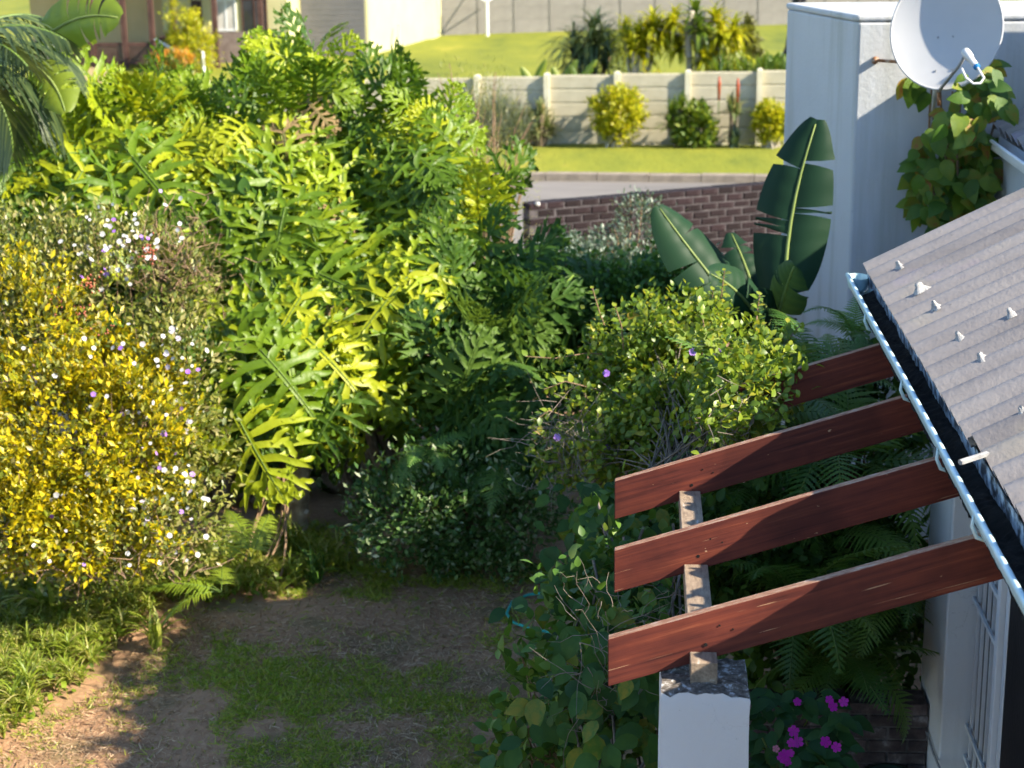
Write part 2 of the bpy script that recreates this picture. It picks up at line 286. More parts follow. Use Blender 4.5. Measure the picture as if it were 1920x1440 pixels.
def soilm():
    m, N, L, b = new_mat('garden_soil')
    a = noise(N, L, .9, 7, .6); r = ramp(N, [(.30,(.20,.11,.06)),(.5,(.32,.18,.095)),(.7,(.40,.235,.13))]); L.new(a.outputs[0], r.inputs[0])
    s = noise(N, L, 22, 6, .7); sr = ramp(N, [(.48,(0,0,0)),(.66,(1,1,1))]); L.new(s.outputs[0], sr.inputs[0]); c = mix(N, L, sr.outputs[0], r.outputs[0], (.40,.245,.13))
    g = noise(N, L, 1.7, 5); gr = ramp(N, [(.5,(0,0,0)),(.64,(.55,.55,.55))]); L.new(g.outputs[0], gr.inputs[0]); c = mix(N, L, gr.outputs[0], c, (.075,.095,.025))
    w = noise(N, L, 55, 2); wr = ramp(N, [(.74,(0,0,0)),(.77,(1,1,1))]); L.new(w.outputs[0], wr.inputs[0]); c = mix(N, L, wr.outputs[0], c, (.45,.38,.28))
    L.new(c, b.inputs['Base Color']); b.inputs['Roughness'].default_value = .95; bump(N, L, s.outputs[0], .6, .02, b); return m
M['soil'] = soilm()
M['far_lawn'] = surf('mown_lawn', [(.28,(.09,.12,.010)),(.45,(.16,.18,.012)),(.6,(.20,.21,.014)),(.74,(.30,.27,.03))], .8, .95, .7, .03, detail=8, stretch=(1,.35,1))
M['earth'] = surf('earth', [(.3,(.10,.08,.05)),(.7,(.16,.13,.08))], .5, .95)
M['asphalt'] = surf('worn_asphalt', [(.3,(.14,.13,.12)),(.5,(.18,.165,.15)),(.7,(.215,.20,.18))], 1.2, .9, .3, .01, stretch=(.25,1,1))
M['kerb'] = surf('kerb_concrete', [(.3,(.17,.14,.11)),(.7,(.30,.25,.19))], 4, .9, .4, .01)

# ================================================================== THE SETTING
def sheet(name, pts, mat, kind='structure'):
    g = G(); g.add(pts, [tuple(range(len(pts)))]); return tag(g.build(name, mat), kind=kind)
sheet('ground', [(-600,-200,-1.6),(600,-200,-1.6),(600,1200,-1.6),(-600,1200,-1.6)], M['earth'])
g = G(); xs = np.linspace(-12, 9, 85); ys = np.linspace(3, 24.2, 90)
g.grid([[(x, y, gz(x, y)) for x in xs] for y in ys]); tag(g.build('garden_soil', M['soil'], smooth=True), kind='structure')
K0, K1 = P(930, 324, Z=.04), P(1450, 329, Z=.04); kd = nrm((K1-K0)[:2]); kn = np.array([-kd[1], kd[0]])
def kp(t, o, z): q = K0[:2]+kd*t+kn*o; return (q[0], q[1], z)
g = G(); g.grid([[kp(t, o, z) for t in (-60, -20, 0, 20, 60)] for o, z in ((-10.2, -.02), (-8, -.04), (-4, -.05), (-.1, -.09))]); tag(g.build('road', M['asphalt'], smooth=True), kind='structure')
A0, B0 = P(895, 148, d=38.4), P(1425, 133, d=37.6); wd = nrm((B0-A0)[:2]); bay = np.linalg.norm((B0-A0)[:2])/4; wnn = np.array([wd[1], -wd[0]])
def wp(t, o, z): q = A0[:2]+wd*t+wnn*o; return (q[0], q[1], z)
g = G(); rows = []
for k in range(9):
    f = k/8; rows.append([np.array(kp(t, .15, .045))*(1-f)+np.array(wp(t+.6, -.05, -.03))*f+np.array([0, 0, .05*math.sin(f*3.1)]) for t in np.linspace(-45, 45, 31)])
g.grid(rows); tag(g.build('verge', M['far_lawn'], smooth=True), kind='structure')
kerb = thing('kerb', 'weathered concrete kerb stones edging the far grass verge', 'kerb'); kerb['kind'] = 'structure'
g = G(); g.box(0, .985, -.13, .15, -.2, .05); kme = g.mesh('kerb_stone', M['kerb'])
for i in range(-14, 22):
    o = link('kerb_stone', kme, kerb); o.matrix_world = Matrix.Translation(kp(i*1.0, 0, rnd.uniform(-.008, .008))) @ Matrix.Rotation(math.atan2(kd[1], kd[0])+rnd.uniform(-.006, .006), 4, 'Z')
ZL = .6
g = G(); g.grid([[wp(t, o, z) for t in np.linspace(-70, 70, 29)] for o, z in ((-.25, -.3), (-.27, ZL), (-6, ZL), (-14, ZL), (-40, ZL), (-110, ZL+.5))]); tag(g.build('neighbour_lawn', M['far_lawn'], smooth=True), kind='structure')

# ---- precast wall along the verge
pw = thing('precast_wall', 'cream precast panel wall with posts behind the far verge', 'wall')
ang = math.atan2(wd[1], wd[0])
g = G(); g.grid([[(x, yv, zv) for x in (0, bay-.11)] for yv, zv in ((.03, .299), (-.012, .299), (-.014, .288), (-.03, .276), (-.03, .024), (-.014, .012), (-.012, .001), (.03, .001), (.03, .299))]); pme = g.mesh('panel', M['precast'])
g = G(); g.box(-.06, .06, -.13, .09, -.3, 1.53); g.add([(-.06,-.13,1.53),(.06,-.13,1.53),(.06,.09,1.53),(-.06,.09,1.53),(0,-.02,1.56)], [(0,1,4),(1,2,4),(2,3,4),(3,0,4)]); pom = g.mesh('post', M['precast_post'])
for i in range(-4, 8):
    zt = 1.43+.032*i-1.5
    o = link('post', pom, pw); o.matrix_world = Matrix.Translation(wp(i*bay, 0, zt+.01)) @ Matrix.Rotation(ang, 4, 'Z')
    for k in range(-1, 5):
        o = link('panel', pme, pw); o.matrix_world = Matrix.Translation(wp(i*bay+.055, 0, zt+k*.3+.016+rnd.uniform(-.003, .003))) @ Matrix.Rotation(ang, 4, 'Z')
# ---- grey wall at the back of the neighbour's lawn
rw = thing('rear_wall', 'grey precast wall at the back of the neighbouring lawn', 'wall')
R0, R1 = P(830, 66, Z=ZL), P(1460, 46, Z=ZL); rd = nrm((R1-R0)[:2]); ra = math.atan2(rd[1], rd[0]); rb = np.linalg.norm((R1-R0)[:2])/9.6
g = G(); g.box(-.03, rb-.07, -.03, .03, 0, .446); pme = g.mesh('rear_panel', M['rearwall'])
g = G(); g.box(-.05, .05, -.055, .05, -.3, 1.95); pom = g.mesh('rear_post', M['rearwall'])
for i in range(-5, 14):
    q = R0[:2]+rd*rb*i
    o = link('post', pom, rw); o.matrix_world = Matrix.Translation((q[0], q[1], ZL)) @ Matrix.Rotation(ra, 4, 'Z')
    q = R0[:2]+rd*(rb*i+.05)
    for k in range(4):
        o = link('panel', pme, rw); o.matrix_world = Matrix.Translation((q[0], q[1], ZL+k*.45)) @ Matrix.Rotation(ra, 4, 'Z')
# ---- brick boundary wall
bw = thing('brick_wall', 'old shade-darkened red brick boundary wall with pale mortar beside the road', 'wall')
BA, BB = P(985, 379, Z=1.55), P(1430, 341, Z=1.55); bd_ = nrm((BB-BA)[:2]); ba = math.atan2(bd_[1], bd_[0]); BL = 4.9
BM = Matrix.Translation((BA[0], BA[1], 0)) @ Matrix.Rotation(ba, 4, 'Z')
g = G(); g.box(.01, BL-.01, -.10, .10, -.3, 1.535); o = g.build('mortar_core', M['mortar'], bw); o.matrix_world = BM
CH, PL = .098, .246; bms = []
for v in range(5):
    g = G(); j = lambda a: a+rnd.uniform(-.006, .006)
    x0, x1, y0, y1, z0, z1 = j(.009), j(PL-.012), -.112, .112, j(.007), j(CH-.008); e = .01
    g.add([(x0,y0+e,z0),(x1,y0+e,z0),(x1,y1-e,z0),(x0,y1-e,z0),(x0,y0+e,z1),(x1,y0+e,z1),(x1,y1-e,z1),(x0,y1-e,z1),(x0+e,y0,z0+e),(x1-e,y0,z0+e),(x1-e,y0,z1-e),(x0+e,y0,z1-e)],
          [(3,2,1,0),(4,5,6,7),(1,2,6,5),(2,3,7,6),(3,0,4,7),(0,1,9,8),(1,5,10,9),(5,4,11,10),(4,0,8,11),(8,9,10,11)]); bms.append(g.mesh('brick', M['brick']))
nb = int(BL/PL)
for c in range(14):
    z = 1.55-(c+1)*CH
    for i in range(nb):
        x = i*PL+(PL/2 if c % 2 else 0)
        if x+PL > BL: continue
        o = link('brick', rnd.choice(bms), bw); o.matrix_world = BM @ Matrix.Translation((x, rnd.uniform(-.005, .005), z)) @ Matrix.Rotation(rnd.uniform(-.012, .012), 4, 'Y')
g = G(); g.lathe((0, 0, 0), [(0, -.03), (.03, -.025), (.042, 0), (.03, .025), (0, .033)], 12); o = g.build('pebble', M['mortar_dollop'], bw, True); o.matrix_world = BM @ Matrix.Translation((.12, -.1, 1.53))

# ================================================================== HOUSE with corrugated roof
EX, EZ, RS = 1.41, 3.026, .495; PER, AMP = .225, .040
VY = 10.8
def roof_z(x): return EZ+RS*(x-EX)
sl_n = nrm((-RS, 0, 1.0))
def corrugated(name, x0, x1, y0, y1, mat, parent, zf, dz=0, th=.008, flip=False):
    g = G(); n = int(round((y1-y0)/PER*10)); top = []; bot = []
    xs_ = [x0, x0+.4, x0+1.2, x1]
    for x in xs_:
        rt = []; rb_ = []
        for k in range(n+1):
            y = y0+(y1-y0)*k/n; h = AMP*math.cos(2*math.pi*(y-VY)/PER)+dz+.004*math.sin(y*2.3+x)
            p = np.array((x, y, zf(x)))+sl_n*h; rt.append(p); rb_.append(p-sl_n*th)
        top.append(rt); bot.append(rb_)
    g.grid([r[::-1] for r in top]); g.grid(bot)
    g.grid([bot[0][::-1], top[0][::-1]]); g.grid([[t[0] for t in top], [t[0] for t in bot]]); g.grid([[t[-1] for t in bot], [t[-1] for t in top]])
    return g.build(name, mat, parent, True)
house = thing('house', 'white house with grey corrugated roof and clogged gutter on the right', 'house')
rf = corrugated('roof_sheet', EX, 6.2, 7.22, VY, M['roof'], house, roof_z)
corrugated('roof_sheet', EX+.02, 6.2, 3.9, 7.27, M['roof'], house, roof_z, .011)
def ray_roof(px, py):
    r = _CM @ np.array([(px-960)/FPX, -(py-720)/FPX, -1.0]); t = (EZ-RS*EX-CAM[2])/(r[2]-RS*r[0]); return CAM+t*r
for k, (px, py) in enumerate(((1690,508),(1727,550),(1757,584),(1803,644),(1850,690),(1917,778),(1990,830),(1900,600),(1960,650))):
    p = ray_roof(px, py); yc = round((p[1]-VY)/PER)*PER+VY; bx_ = p[0]
    g = G(); q = rnd.uniform(.55, .8)
    n = 9; prof = [(.062,-.012),(.045,.004),(.028,.022),(.024,.045),(.014,.055),(0,.057)]
    vs = []
    for r, z in prof:
        for a in range(n):
            w = 1+.28*math.sin(a*2.1+k)+.12*math.sin(a*5+k*2); vs.append((r*q*w*math.cos(2*math.pi*a/n), .75*r*q*w*math.sin(2*math.pi*a/n), z*q+.004*math.sin(a*3+k)))
    g.add(vs, [(i*n+a, i*n+(a+1) % n, (i+1)*n+(a+1) % n, (i+1)*n+a) for i in range(len(prof)-1) for a in range(n)])
    o = g.build('fixing_bolt', M['mortar_dollop'], house, True); b0 = np.array((bx_, yc, roof_z(bx_)))+sl_n*(AMP+(.011 if yc < 7.2 else 0)-.002)
    o.matrix_world = mrot((math.cos(math.atan(RS)), 0, math.sin(math.atan(RS))), sl_n, b0) @ Matrix.Rotation(k*1.3, 4, 'Z')
# gutter
gut = part_empty('gutter', house)
GX, GZ, GY0, GY1 = 1.325, 2.962, 4.0, 10.95
prof = [(GX-.004, GZ), (GX+.0, GZ-.03), (GX+.012, GZ-.075), (GX+.03, GZ-.1), (GX+.06, GZ-.112), (GX+.1, GZ-.112), (GX+.122, GZ-.1), (GX+.13, GZ-.05), (GX+.132, GZ+.02)]
g = G(); yy = np.linspace(GY0, GY1, 36)
g.grid([[(x, y, z+.004*math.sin(y*1.7)) for x, z in prof] for y in yy]); g.grid([[(x+(-.003 if i < 4 else .003), y, z-.004+.004*math.sin(y*1.7)) for i, (x, z) in enumerate(prof)][::-1] for y in yy])
g.build('trough', [M['gutter']], gut, True)
g = G(); g.tube([(GX-.008, y, GZ+.004*math.sin(y*1.7)) for y in yy], .0135, 8); g.build('lip', M['gutter'], gut, True)
g = G(); g.grid([[(GX+.128-.004*k+.004*math.sin(y*13), y, GZ-.08+.04*k) for k in range(4)] for y in yy]); g.build('stained_back', M['gutter_in'], gut, True)
g = G(); bowl = [(.0, -.10), (.05, -.098), (.085, -.07), (.1, -.02), (.1, .0)]
n = 14; vs = []
for r, z in bowl:
    for a in range(n): vs.append((GX+.06+r*.68*math.cos(math.pi*2*a/n), GY1-.0+r*math.sin(math.pi*2*a/n), GZ+z-.012))
g.add(vs, [(i*n+a, i*n+(a+1) % n, (i+1)*n+(a+1) % n, (i+1)*n+a) for i in range(len(bowl)-1) for a in range(n)]); g.build('stop_end', M['gutter'], gut, True)
for y in (9.95, 8.5, 7.4, 6.55):
    g = G(); g.tube([(GX-.016, y, GZ-.012), (GX-.02, y, GZ-.06), (GX+.0, y, GZ-.105), (GX+.05, y, GZ-.125)], [.006, .008, .009, .007], 8); g.build('bracket', M['gutter'], gut, True)
g = G(); a, b = P(1803, 866, X=GX-.01), P(1866, 846, X=GX+.14); g.obox((a+b)/2, (b-a)/2, np.array((0, .016, 0)), np.array((0, 0, .007))); g.tube([a-(b-a)*.05, b+(b-a)*.05], .012, 7); g.build('strap', M['grey_metal'], gut)
# debris lying in the gutter
g = G(); g.grid([[(GX+.004+.122*k/5, y, GZ-.08+.03*math.sin(y*9+k)*math.sin(y*3.1)*.5+rnd.uniform(-.008, .008)+.006*k) for k in range(6)] for y in np.linspace(GY0, GY1-.25, 240)])
g.build('silt', M['debris'], gut, True)
g = G(); g.box(EX+.07, EX+.095, 4.0, VY-.06, EZ-.17, EZ-.03); g.build('fascia', M['gutter_in'], house)
g = G(); g.box(EX+.095, 6.0, 4.0, VY-.1, EZ-.16, EZ-.14); g.build('soffit', M['plaster_house'], house)
# walls, gate, door
g = G(); g.box(1.80, 2.3, 9.60, 10.34, -.5, 2.86); g.build('pier', M['plaster_house'], house, bevel=.012)
g = G(); g.box(2.05, 6.0, 4.0, 10.33, -.5, 2.85); g.build('wall', M['plaster_house'], house)
g = G(); g.box(1.97, 6.0, 10.342, 10.6, -.5, 2.86); g.build('end_wall', M['plaster_house'], house)
gate = part_empty('security_gate', house)
g = G(); g.box(2.0, 2.045, 8.72, 9.597, -.3, 2.5); g.build('pane', M['glass_dark'], gate)
for y in np.linspace(8.84, 9.52, 6):
    g = G(); g.box(1.955, 1.972, y-.008, y+.008, -.3, 2.48); g.build('bar', M['white_paint'], gate)
for z in (.35, .55, 1.35, 1.62, 1.86, 2.45):
    g = G(); g.box(1.938, 1.953, 8.78, 9.59, z-.012, z+.012); g.build('cross_bar', M['white_paint'], gate)
g = G(); g.box(1.90, 2.04, 8.70, 8.775, -.4, 2.6); g.build('frame', M['white_paint'], gate, bevel=.005)
g = G(); g.box(1.925, 2.0, 8.60, 8.665, -.4, 2.6); g.build('frame', M['white_paint'], gate, bevel=.005)
g = G(); g.box(1.90, 1.93, 8.715, 8.755, .28, .62); g.build('lock', M['black'], gate, bevel=.004)
g = G(); g.box(1.93, 2.04, 5.2, 8.59, -.4, 2.7); g.build('door', M['black'], house)
g = G(); pts = [P(1733, 1345, Y=10.2), P(1740, 1380, Y=9.9), P(1752, 1412, Y=9.7), P(1768, 1450, Y=9.4)]; pts = [np.array((1.785, p[1], p[2])) for p in pts]; g.tube(pts, .008, 6); g.build('cable', M['grey_metal'], house, True)

# ================================================================== PERGOLA
perg = thing('pergola', 'red-brown timber pergola with sloping rafters on a white plastered pillar', 'pergola')
RY = [6.73, 7.71, 8.75, 9.76]
for k, y in enumerate(RY):
    x0 = -.111+(0, .012, 0, .01, .02)[k]; x1 = 1.62; dz = (0, .012, .0, .018, .0)[k]; sl_ = .317
    g = G(); z0 = 2.333+dz; H = .212; t = .024; nx = 24
    for i in range(nx):
        xs0 = .55 if k == 3 else x0; a, b = xs0+(x1-xs0)*i/nx, xs0+(x1-xs0)*(i+1)/nx; w = lambda x: .0015*math.sin(x*7+k*2)
        za, zb = z0+sl_*(a-x0), z0+sl_*(b-x0); ya, yb = w(a), w(b)
        g.add([(a,y-t+ya,za-H),(b,y-t+yb,zb-H),(b,y+t+yb,zb-H),(a,y+t+ya,za-H),(a,y-t+ya,za),(b,y-t+yb,zb),(b,y+t+yb,zb),(a,y+t+ya,za)],
              [(3,2,1,0),(0,1,5,4),(2,3,7,6)]+([(3,0,4,7)] if i == 0 else [])+([(1,2,6,5)] if i == nx-1 else []))
        g.add([(a,y-t+ya,za),(b,y-t+yb,zb),(b,y+t+yb,zb),(a,y+t+ya,za)], [(0,1,2,3)], 1)
    me = g.mesh('rafter', [M['timber'], M['timber_top']]); import bmesh
    bm = bmesh.new(); bm.from_mesh(me); bmesh.ops.remove_doubles(bm, verts=bm.verts, dist=1e-5); bm.to_mesh(me); bm.free()
    o = link('rafter', me, perg); bv = o.modifiers.new('bevel', 'BEVEL'); bv.width = .004; bv.segments = 2; bv.limit_method = 'ANGLE'; bv.angle_limit = rad(40)
    if k < 3:
        for (hx, hz, hr) in ((.29, -.115, .008), (.345, .0, .004), (.40, -.055, .004)):
            zz = z0+sl_*(hx-x0)-.075+hz*.6
            g = G(); g.tube([(hx, y-t-.0025, zz), (hx, y-t+.004, zz)], hr, 8); h = g.build('bolt_hole', M['hole'], o)
g = G(); g.box(.225, .335, 6.60, 9.0, 2.165, 2.283); g.build('beam', M['beam'], perg, bevel=.004)
pil = part_empty('pillar', perg)
def pillar(x0, x1, y0, y1, zt, nm, mats, seed):
    g = G(); n = 10; r_ = random.Random(seed); rows = []
    per = [(x0+(x1-x0)*i/n, y0) for i in range(n)]+[(x1, y0+(y1-y0)*i/n) for i in range(n)]+[(x1-(x1-x0)*i/n, y1) for i in range(n)]+[(x0, y1-(y1-y0)*i/n) for i in range(n)]
    zs = [-.9, 0, .6, 1.1, 1.5, 1.8, 2.0, 2.1, zt-.02, zt]
    for z in zs:
        sc_ = 1.0-(.012 if z == zt else 0)+.012*math.sin(z*3+seed)
        rows.append([((x0+x1)/2+(x-(x0+x1)/2)*sc_+r_.uniform(-.003, .003), (y0+y1)/2+(y-(y0+y1)/2)*sc_+r_.uniform(-.003, .003), z+(r_.uniform(-.012, .012) if z > zt-.03 else 0)) for x, y in per])
    for r in rows: r.append(r[0])
    g.grid(rows); g2 = G()
    c = [((x0+x1)/2, (y0+y1)/2, zt+.004)]; m_ = [tuple((np.array(q)+np.array(c[0]))/2+np.array((0, 0, r_.uniform(-.004, .006)))) for q in rows[-1][:-1]]
    N_ = len(m_); vs = rows[-1][:-1]+m_+c
    g2.add(vs, [(i, (i+1) % N_, N_+(i+1) % N_, N_+i) for i in range(N_)]+[(N_+i, N_+(i+1) % N_, 2*N_) for i in range(N_)])
    g.build('shaft', mats[0], pil, True).modifiers.new('e', 'EDGE_SPLIT').split_angle = rad(50)
    g2.build('cap', mats[1], pil, False)
pillar(.105, .460, 6.49, 6.86, 2.19, 'pillar', (M['plaster_clean'], M['cap']), 3)

# ---- brick planter and pot
pb = thing('planter_wall', 'low dark mossy brick planter wall beside the white pier', 'planter')
g = G(); g.box(.62, 1.79, 9.98, 10.16, -.5, .475); g.build('mortar_core', M['mortar_dark'], pb)
for c in range(6):
    for i in range(5):
        x = .6+i*.24+(.12 if c % 2 else 0); x1_ = min(x+.225, 1.795)
        if x1_-x < .08: continue
        g = G(); z = .50-(c+1)*.083; q = rnd.uniform(-.006, .006); g.box(x, x1_, 9.965+q, 10.175+q, z+.006, z+.076); g.build('brick', M['brick_dark'], pb, bevel=.006)
pot = thing('flower_pot', 'round dark green plastic pot at the foot of the planter wall', 'pot')
pc = P(1668, 1452, Z=.12); g = G(); pz = gz(pc[0], pc[1])
g.lathe((pc[0], pc[1], pz), [(.0,.01),(.12,0),(.165,.33),(.18,.34),(.18,.37),(.155,.37),(.15,.30),(0,.29)], 28); o = g.build('flower_pot', M['pot'], None, True); o.name = 'pot_body'; o.parent = pot
g = G(); g.lathe((pc[0], pc[1], pz), [(0,.315),(.07,.32),(.151,.31)], 20); g.build('potting_soil', M['soil'], pot, True)
hz_ = [P(1060, 1116, Z=.02), P(1030, 1112, Z=.02), P(990, 1114, Z=.02), P(960, 1126, Z=.02), P(950, 1146, Z=.02), P(962, 1160, Z=.02), P(990, 1170, Z=.02), P(1030, 1179, Z=.02), P(1075, 1184, Z=.02), P(1130, 1190, Z=.02), P(1200, 1200, Z=.02)]
pp = []
for i in range(len(hz_)-1):
    for f in (0, .5): pp.append(hz_[i]*(1-f)+hz_[i+1]*f)
pp = [np.array((p[0], p[1], gz(p[0], p[1])+.03)) for p in pp]
g = G(); g.tube(pp, .0115, 8); tag(g.build('garden_hose', M['hose'], None, True), 'green garden hose looped on the bare lawn', 'hose')

# ================================================================== WHITE WING with satellite dish
wing = thing('house_wing', 'tall flat-topped white plastered wing behind the banana plant', 'building')
C = P(1610, 28, Z=4.35); WZ = 4.35; rdir = np.array((math.cos(rad(0)), math.sin(rad(0)))); ldir = nrm(np.array((-.258, 1.0)))
Lf = C[:2]+ldir*1.68; Rf = C[:2]+rdir*5.0; Bf = Lf+rdir*5.0
def slab(name, z0, z1, off, mat, bev=.02):
    ctr = (C[:2]+Lf+Rf+Bf)/4; g = G(); pl = [q+nrm(q-ctr)*off for q in (C[:2], Rf, Bf, Lf)]
    g.add([(q[0], q[1], z0) for q in pl]+[(q[0], q[1], z1) for q in pl], [(3,2,1,0),(4,5,6,7),(0,1,5,4),(1,2,6,5),(2,3,7,6),(3,0,4,7)]); return g.build(name, mat, wing, bevel=bev)
slab('wall', -.5, WZ-.055, 0, M['plaster'])
slab('coping', WZ-.053, WZ, .012, M['plaster'], .018)
WY = C[1]
def on_face(px, py, off=0):
    """point on the wing's camera-facing wall (off metres in front of it)"""
    r = _CM @ np.array([(px-960)/FPX, -(py-720)/FPX, -1.0]); nn = np.array((rdir[1], -rdir[0])); c0 = C[:2]+nn*off
    t = np.dot(c0-CAM[:2], nn)/np.dot(r[:2], nn); return CAM+t*r
fn = np.array((rdir[1], -rdir[0], 0.0))
# roof abutting the wing
e2 = on_face(1862, 236, .02)
corrugated('roof_sheet', e2[0], e2[0]+2.6, 10.86, e2[1]-.02, M['roof'], wing, lambda x: e2[2]+RS*(x-e2[0]), 0)
g = G(); yy = np.linspace(10.9, e2[1]-.12, 8); pr = [(e2[0]-.1, e2[2]-.05), (e2[0]-.095, e2[2]-.12), (e2[0]-.04, e2[2]-.16), (e2[0]+.02, e2[2]-.14), (e2[0]+.03, e2[2]-.06)]
g.grid([[(x, y, z) for x, z in pr] for y in yy]); g.tube([(e2[0]-.105, y, e2[2]-.05) for y in yy], .014, 8); g.build('gutter', M['white_paint'], wing, True)
g = G(); g.box(e2[0]+.04, e2[0]+2.5, 10.62, e2[1]-.02, -.4, e2[2]-.08); g.build('lean_to_wall', M['plaster_clean'], wing)  # wall and roof above stretched towards the house to keep sun off the lawn
g = G(); g.box(3.7, 4.3, 11.4, 12.95, 2.5, 4.45); g.box(3.7, 4.3, 12.952, e2[1]-.3, 2.5, 4.9); g.build('added_shade_block', M['plaster_clean'], wing, bevel=.02)  # unseen blocks added to shade the lawn, thicket and wing wall
dish = thing('satellite_dish', 'pale satellite dish on a bracket in front of the white wing', 'satellite dish')
dc = on_face(1774, 55, .55); tocam = nrm(CAM-dc); dn = nrm(tocam+np.array((-.20, 0, .20))); R_ = .41
ux = nrm(np.cross((0, 0, 1), dn)); uy = np.cross(dn, ux)
def dp(u, v, w): return dc+ux*u*R_+uy*v*R_*1.09+dn*w
g = G(); n = 40; rings = [0, .25, .5, .75, .93, 1.0]
for sgn, off in ((1, 0), (-1, -.006)):
    vs = [dp(r*math.cos(2*math.pi*k/n), r*math.sin(2*math.pi*k/n), .075*(r*r)-.075+off) for r in rings for k in range(n)]
    fs = [(i*n+k, i*n+(k+1) % n, (i+1)*n+(k+1) % n, (i+1)*n+k) for i in range(len(rings)-1) for k in range(n)]
    g.add(vs, fs if sgn > 0 else [f[::-1] for f in fs])
g.build('reflector', M['dish'], dish, True)
g = G(); pts = [dp(math.cos(a), math.sin(a), -.004) for a in np.linspace(0, 2*math.pi, 49)]; g.tube(pts, .0085, 8, cap=False); g.build('rim', M['dish'], dish, True)
for (px, py) in ((1758, 66), (1784, 64), (1761, 126), (1790, 123)):
    u, v = (px-1774)/97.0, -(py-55)/104.0; q = dp(u, v, .075*(u*u+v*v)-.074); g = G(); g.tube([q-dn*.002, q+dn*.006], .008, 8); g.build('bolt', M['grey_metal'], dish)
tip = P(1812, 100, d=np.dot(dc-CAM, -_CM[:, 2])-.48); arm0 = dp(-.03, -1.02, -.02)
g = G(); g.tube([arm0, arm0*.25+tip*.75+np.array((0, 0, -.02)), tip], .013, 8); g.build('feed_arm', M['grey_metal'], dish, True)
lnb = part_empty('receiver', dish)
back = P(1832, 126, d=np.dot(tip-CAM, -_CM[:, 2])-.10); lv = back-tip
g = G(); g.tube([tip-lv*.16, tip, tip+lv*.3, tip+lv*.38, tip+lv*.9], [.03, .034, .032, .024, .022], 14); g.build('horn', M['plastic'], lnb, True)
g = G(); g.tube([tip+lv*.9, tip+lv*1.02], .024, 12); g.build('seal', M['blue'], lnb, True)
cb = [tip+lv*1.02, P(1844, 150, d=13.0), P(1836, 158, d=13.0), P(1822, 156, d=13.0), P(1808, 142, d=13.05), P(1803, 128, d=13.1)]; cb = [cb[0]]+[np.array(q) for q in cb[1:]]
dd = np.dot(back-CAM, -_CM[:, 2]); cb = [cb[0]]+[P(*q, d=dd-.02) for q in ((1845, 146), (1838, 156), (1825, 157), (1811, 146), (1803, 128))]
g = G(); g.tube(cb, .009, 7); g.build('cable', M['plastic'], lnb, True)
w0 = on_face(1749, 222, .03); g = G(); pb0 = dp(-.05, -.55, -.11); g.tube([w0, on_face(1753, 175, .32), pb0], .02, 9); g.build('mast', M['plastic'], dish, True)
g = G(); g.tube([on_face(1641, 113, .0), on_face(1641, 113, .05)], .03, 10); g.tube([on_face(1641, 113, .03), on_face(1700, 117, .22), dp(-.3, -.2, -.1)], .013, 8); g.build('stay_pipe', M['rust'], dish, True)
g = G(); g.tube([dp(-.04, -1.0, -.03), dp(-.02, -1.25, -.06)], .014, 8); g.build('rusty_clamp', M['rust'], dish, True)

# ================================================================== NEIGHBOUR'S HOUSE
nh = thing('neighbour_house', 'cream house with brown veranda posts and grey garage door across the road', 'house')
HY = 52.0
def HX(px, Y=HY): return float(P(px, 60, Y=Y)[0])
def HZ(py, Y=HY, px=400): return float(P(px, py, Y=Y)[2])
g = G(); g.box(HX(60), HX(313), HY, HY+5, 0, 3.6); g.build('veranda_wall', M['tan'], nh)
g = G(); g.box(HX(313)+.01, HX(545), HY-.4, HY+4.5, 0, 3.6); g.build('wall', M['cream'], nh)
g = G(); g.box(HX(316), HX(545), HY-.46, HY-.402, 0, HZ(58)); g.build('plinth', M['red_tile'], nh)
C1 = P(692, 108, Z=ZL-.05); C2 = P(797, 78, Z=ZL-.05); C3 = P(832, 67, Z=ZL-.05); GYf = C1[1]
g = G(); pl = [(HX(540, GYf), GYf), (C1[0], C1[1]), (C2[0], C2[1]), (C2[0]-.12, C2[1]+.1), (C3[0]-.1, C2[1]+.5), (C3[0], C3[1]), (C3[0]-1.5, C3[1]+6), (HX(540, GYf), C3[1]+6)]
n = len(pl); g.add([(x, y, .3) for x, y in pl]+[(x, y, 3.5) for x, y in pl], [(i, (i+1) % n, n+(i+1) % n, n+i) for i in range(n)]+[tuple(range(n, 2*n))]); g.build('garage_wall', M['cream'], nh)
gd = part_empty('garage_door', nh)
gx0, gx1 = HX(566, GYf), HX(685, GYf)
for k in range(14):
    g = G(); g.box(gx0, gx1, GYf-.03-.004*(k % 2), GYf-.003, ZL-.1+k*.165, ZL+.058+k*.165); g.build('door_slat', M['greydoor'], gd)
g = G(); g.box(gx0-.12, gx0-.01, GYf-.06, GYf-.002, .4, 3.2); g.build('door_jamb', M['cream'], nh)
g = G(); g.box(HX(550, GYf), HX(558, GYf), GYf-.05, GYf-.004, HZ(22, GYf), HZ(5, GYf)); g.build('meter_box', M['plastic'], nh)
ex0, ex1 = HX(40), HX(560); oz = 3.5
g = G(); g.add([(ex0, HY-2.2, oz), (ex1, HY-2.2, oz), (ex1, HY+5.5, oz), (ex0, HY+5.5, oz), (ex0, HY+1.6, oz+1.5), (ex1, HY+1.6, oz+1.5)], [(0,1,5,4),(1,2,5),(2,3,4,5),(3,0,4),(3,2,1,0)]); g.build('roof', M['red_tile'], nh)
gr0, gr1 = C1[0]-3.2, C3[0]+.2
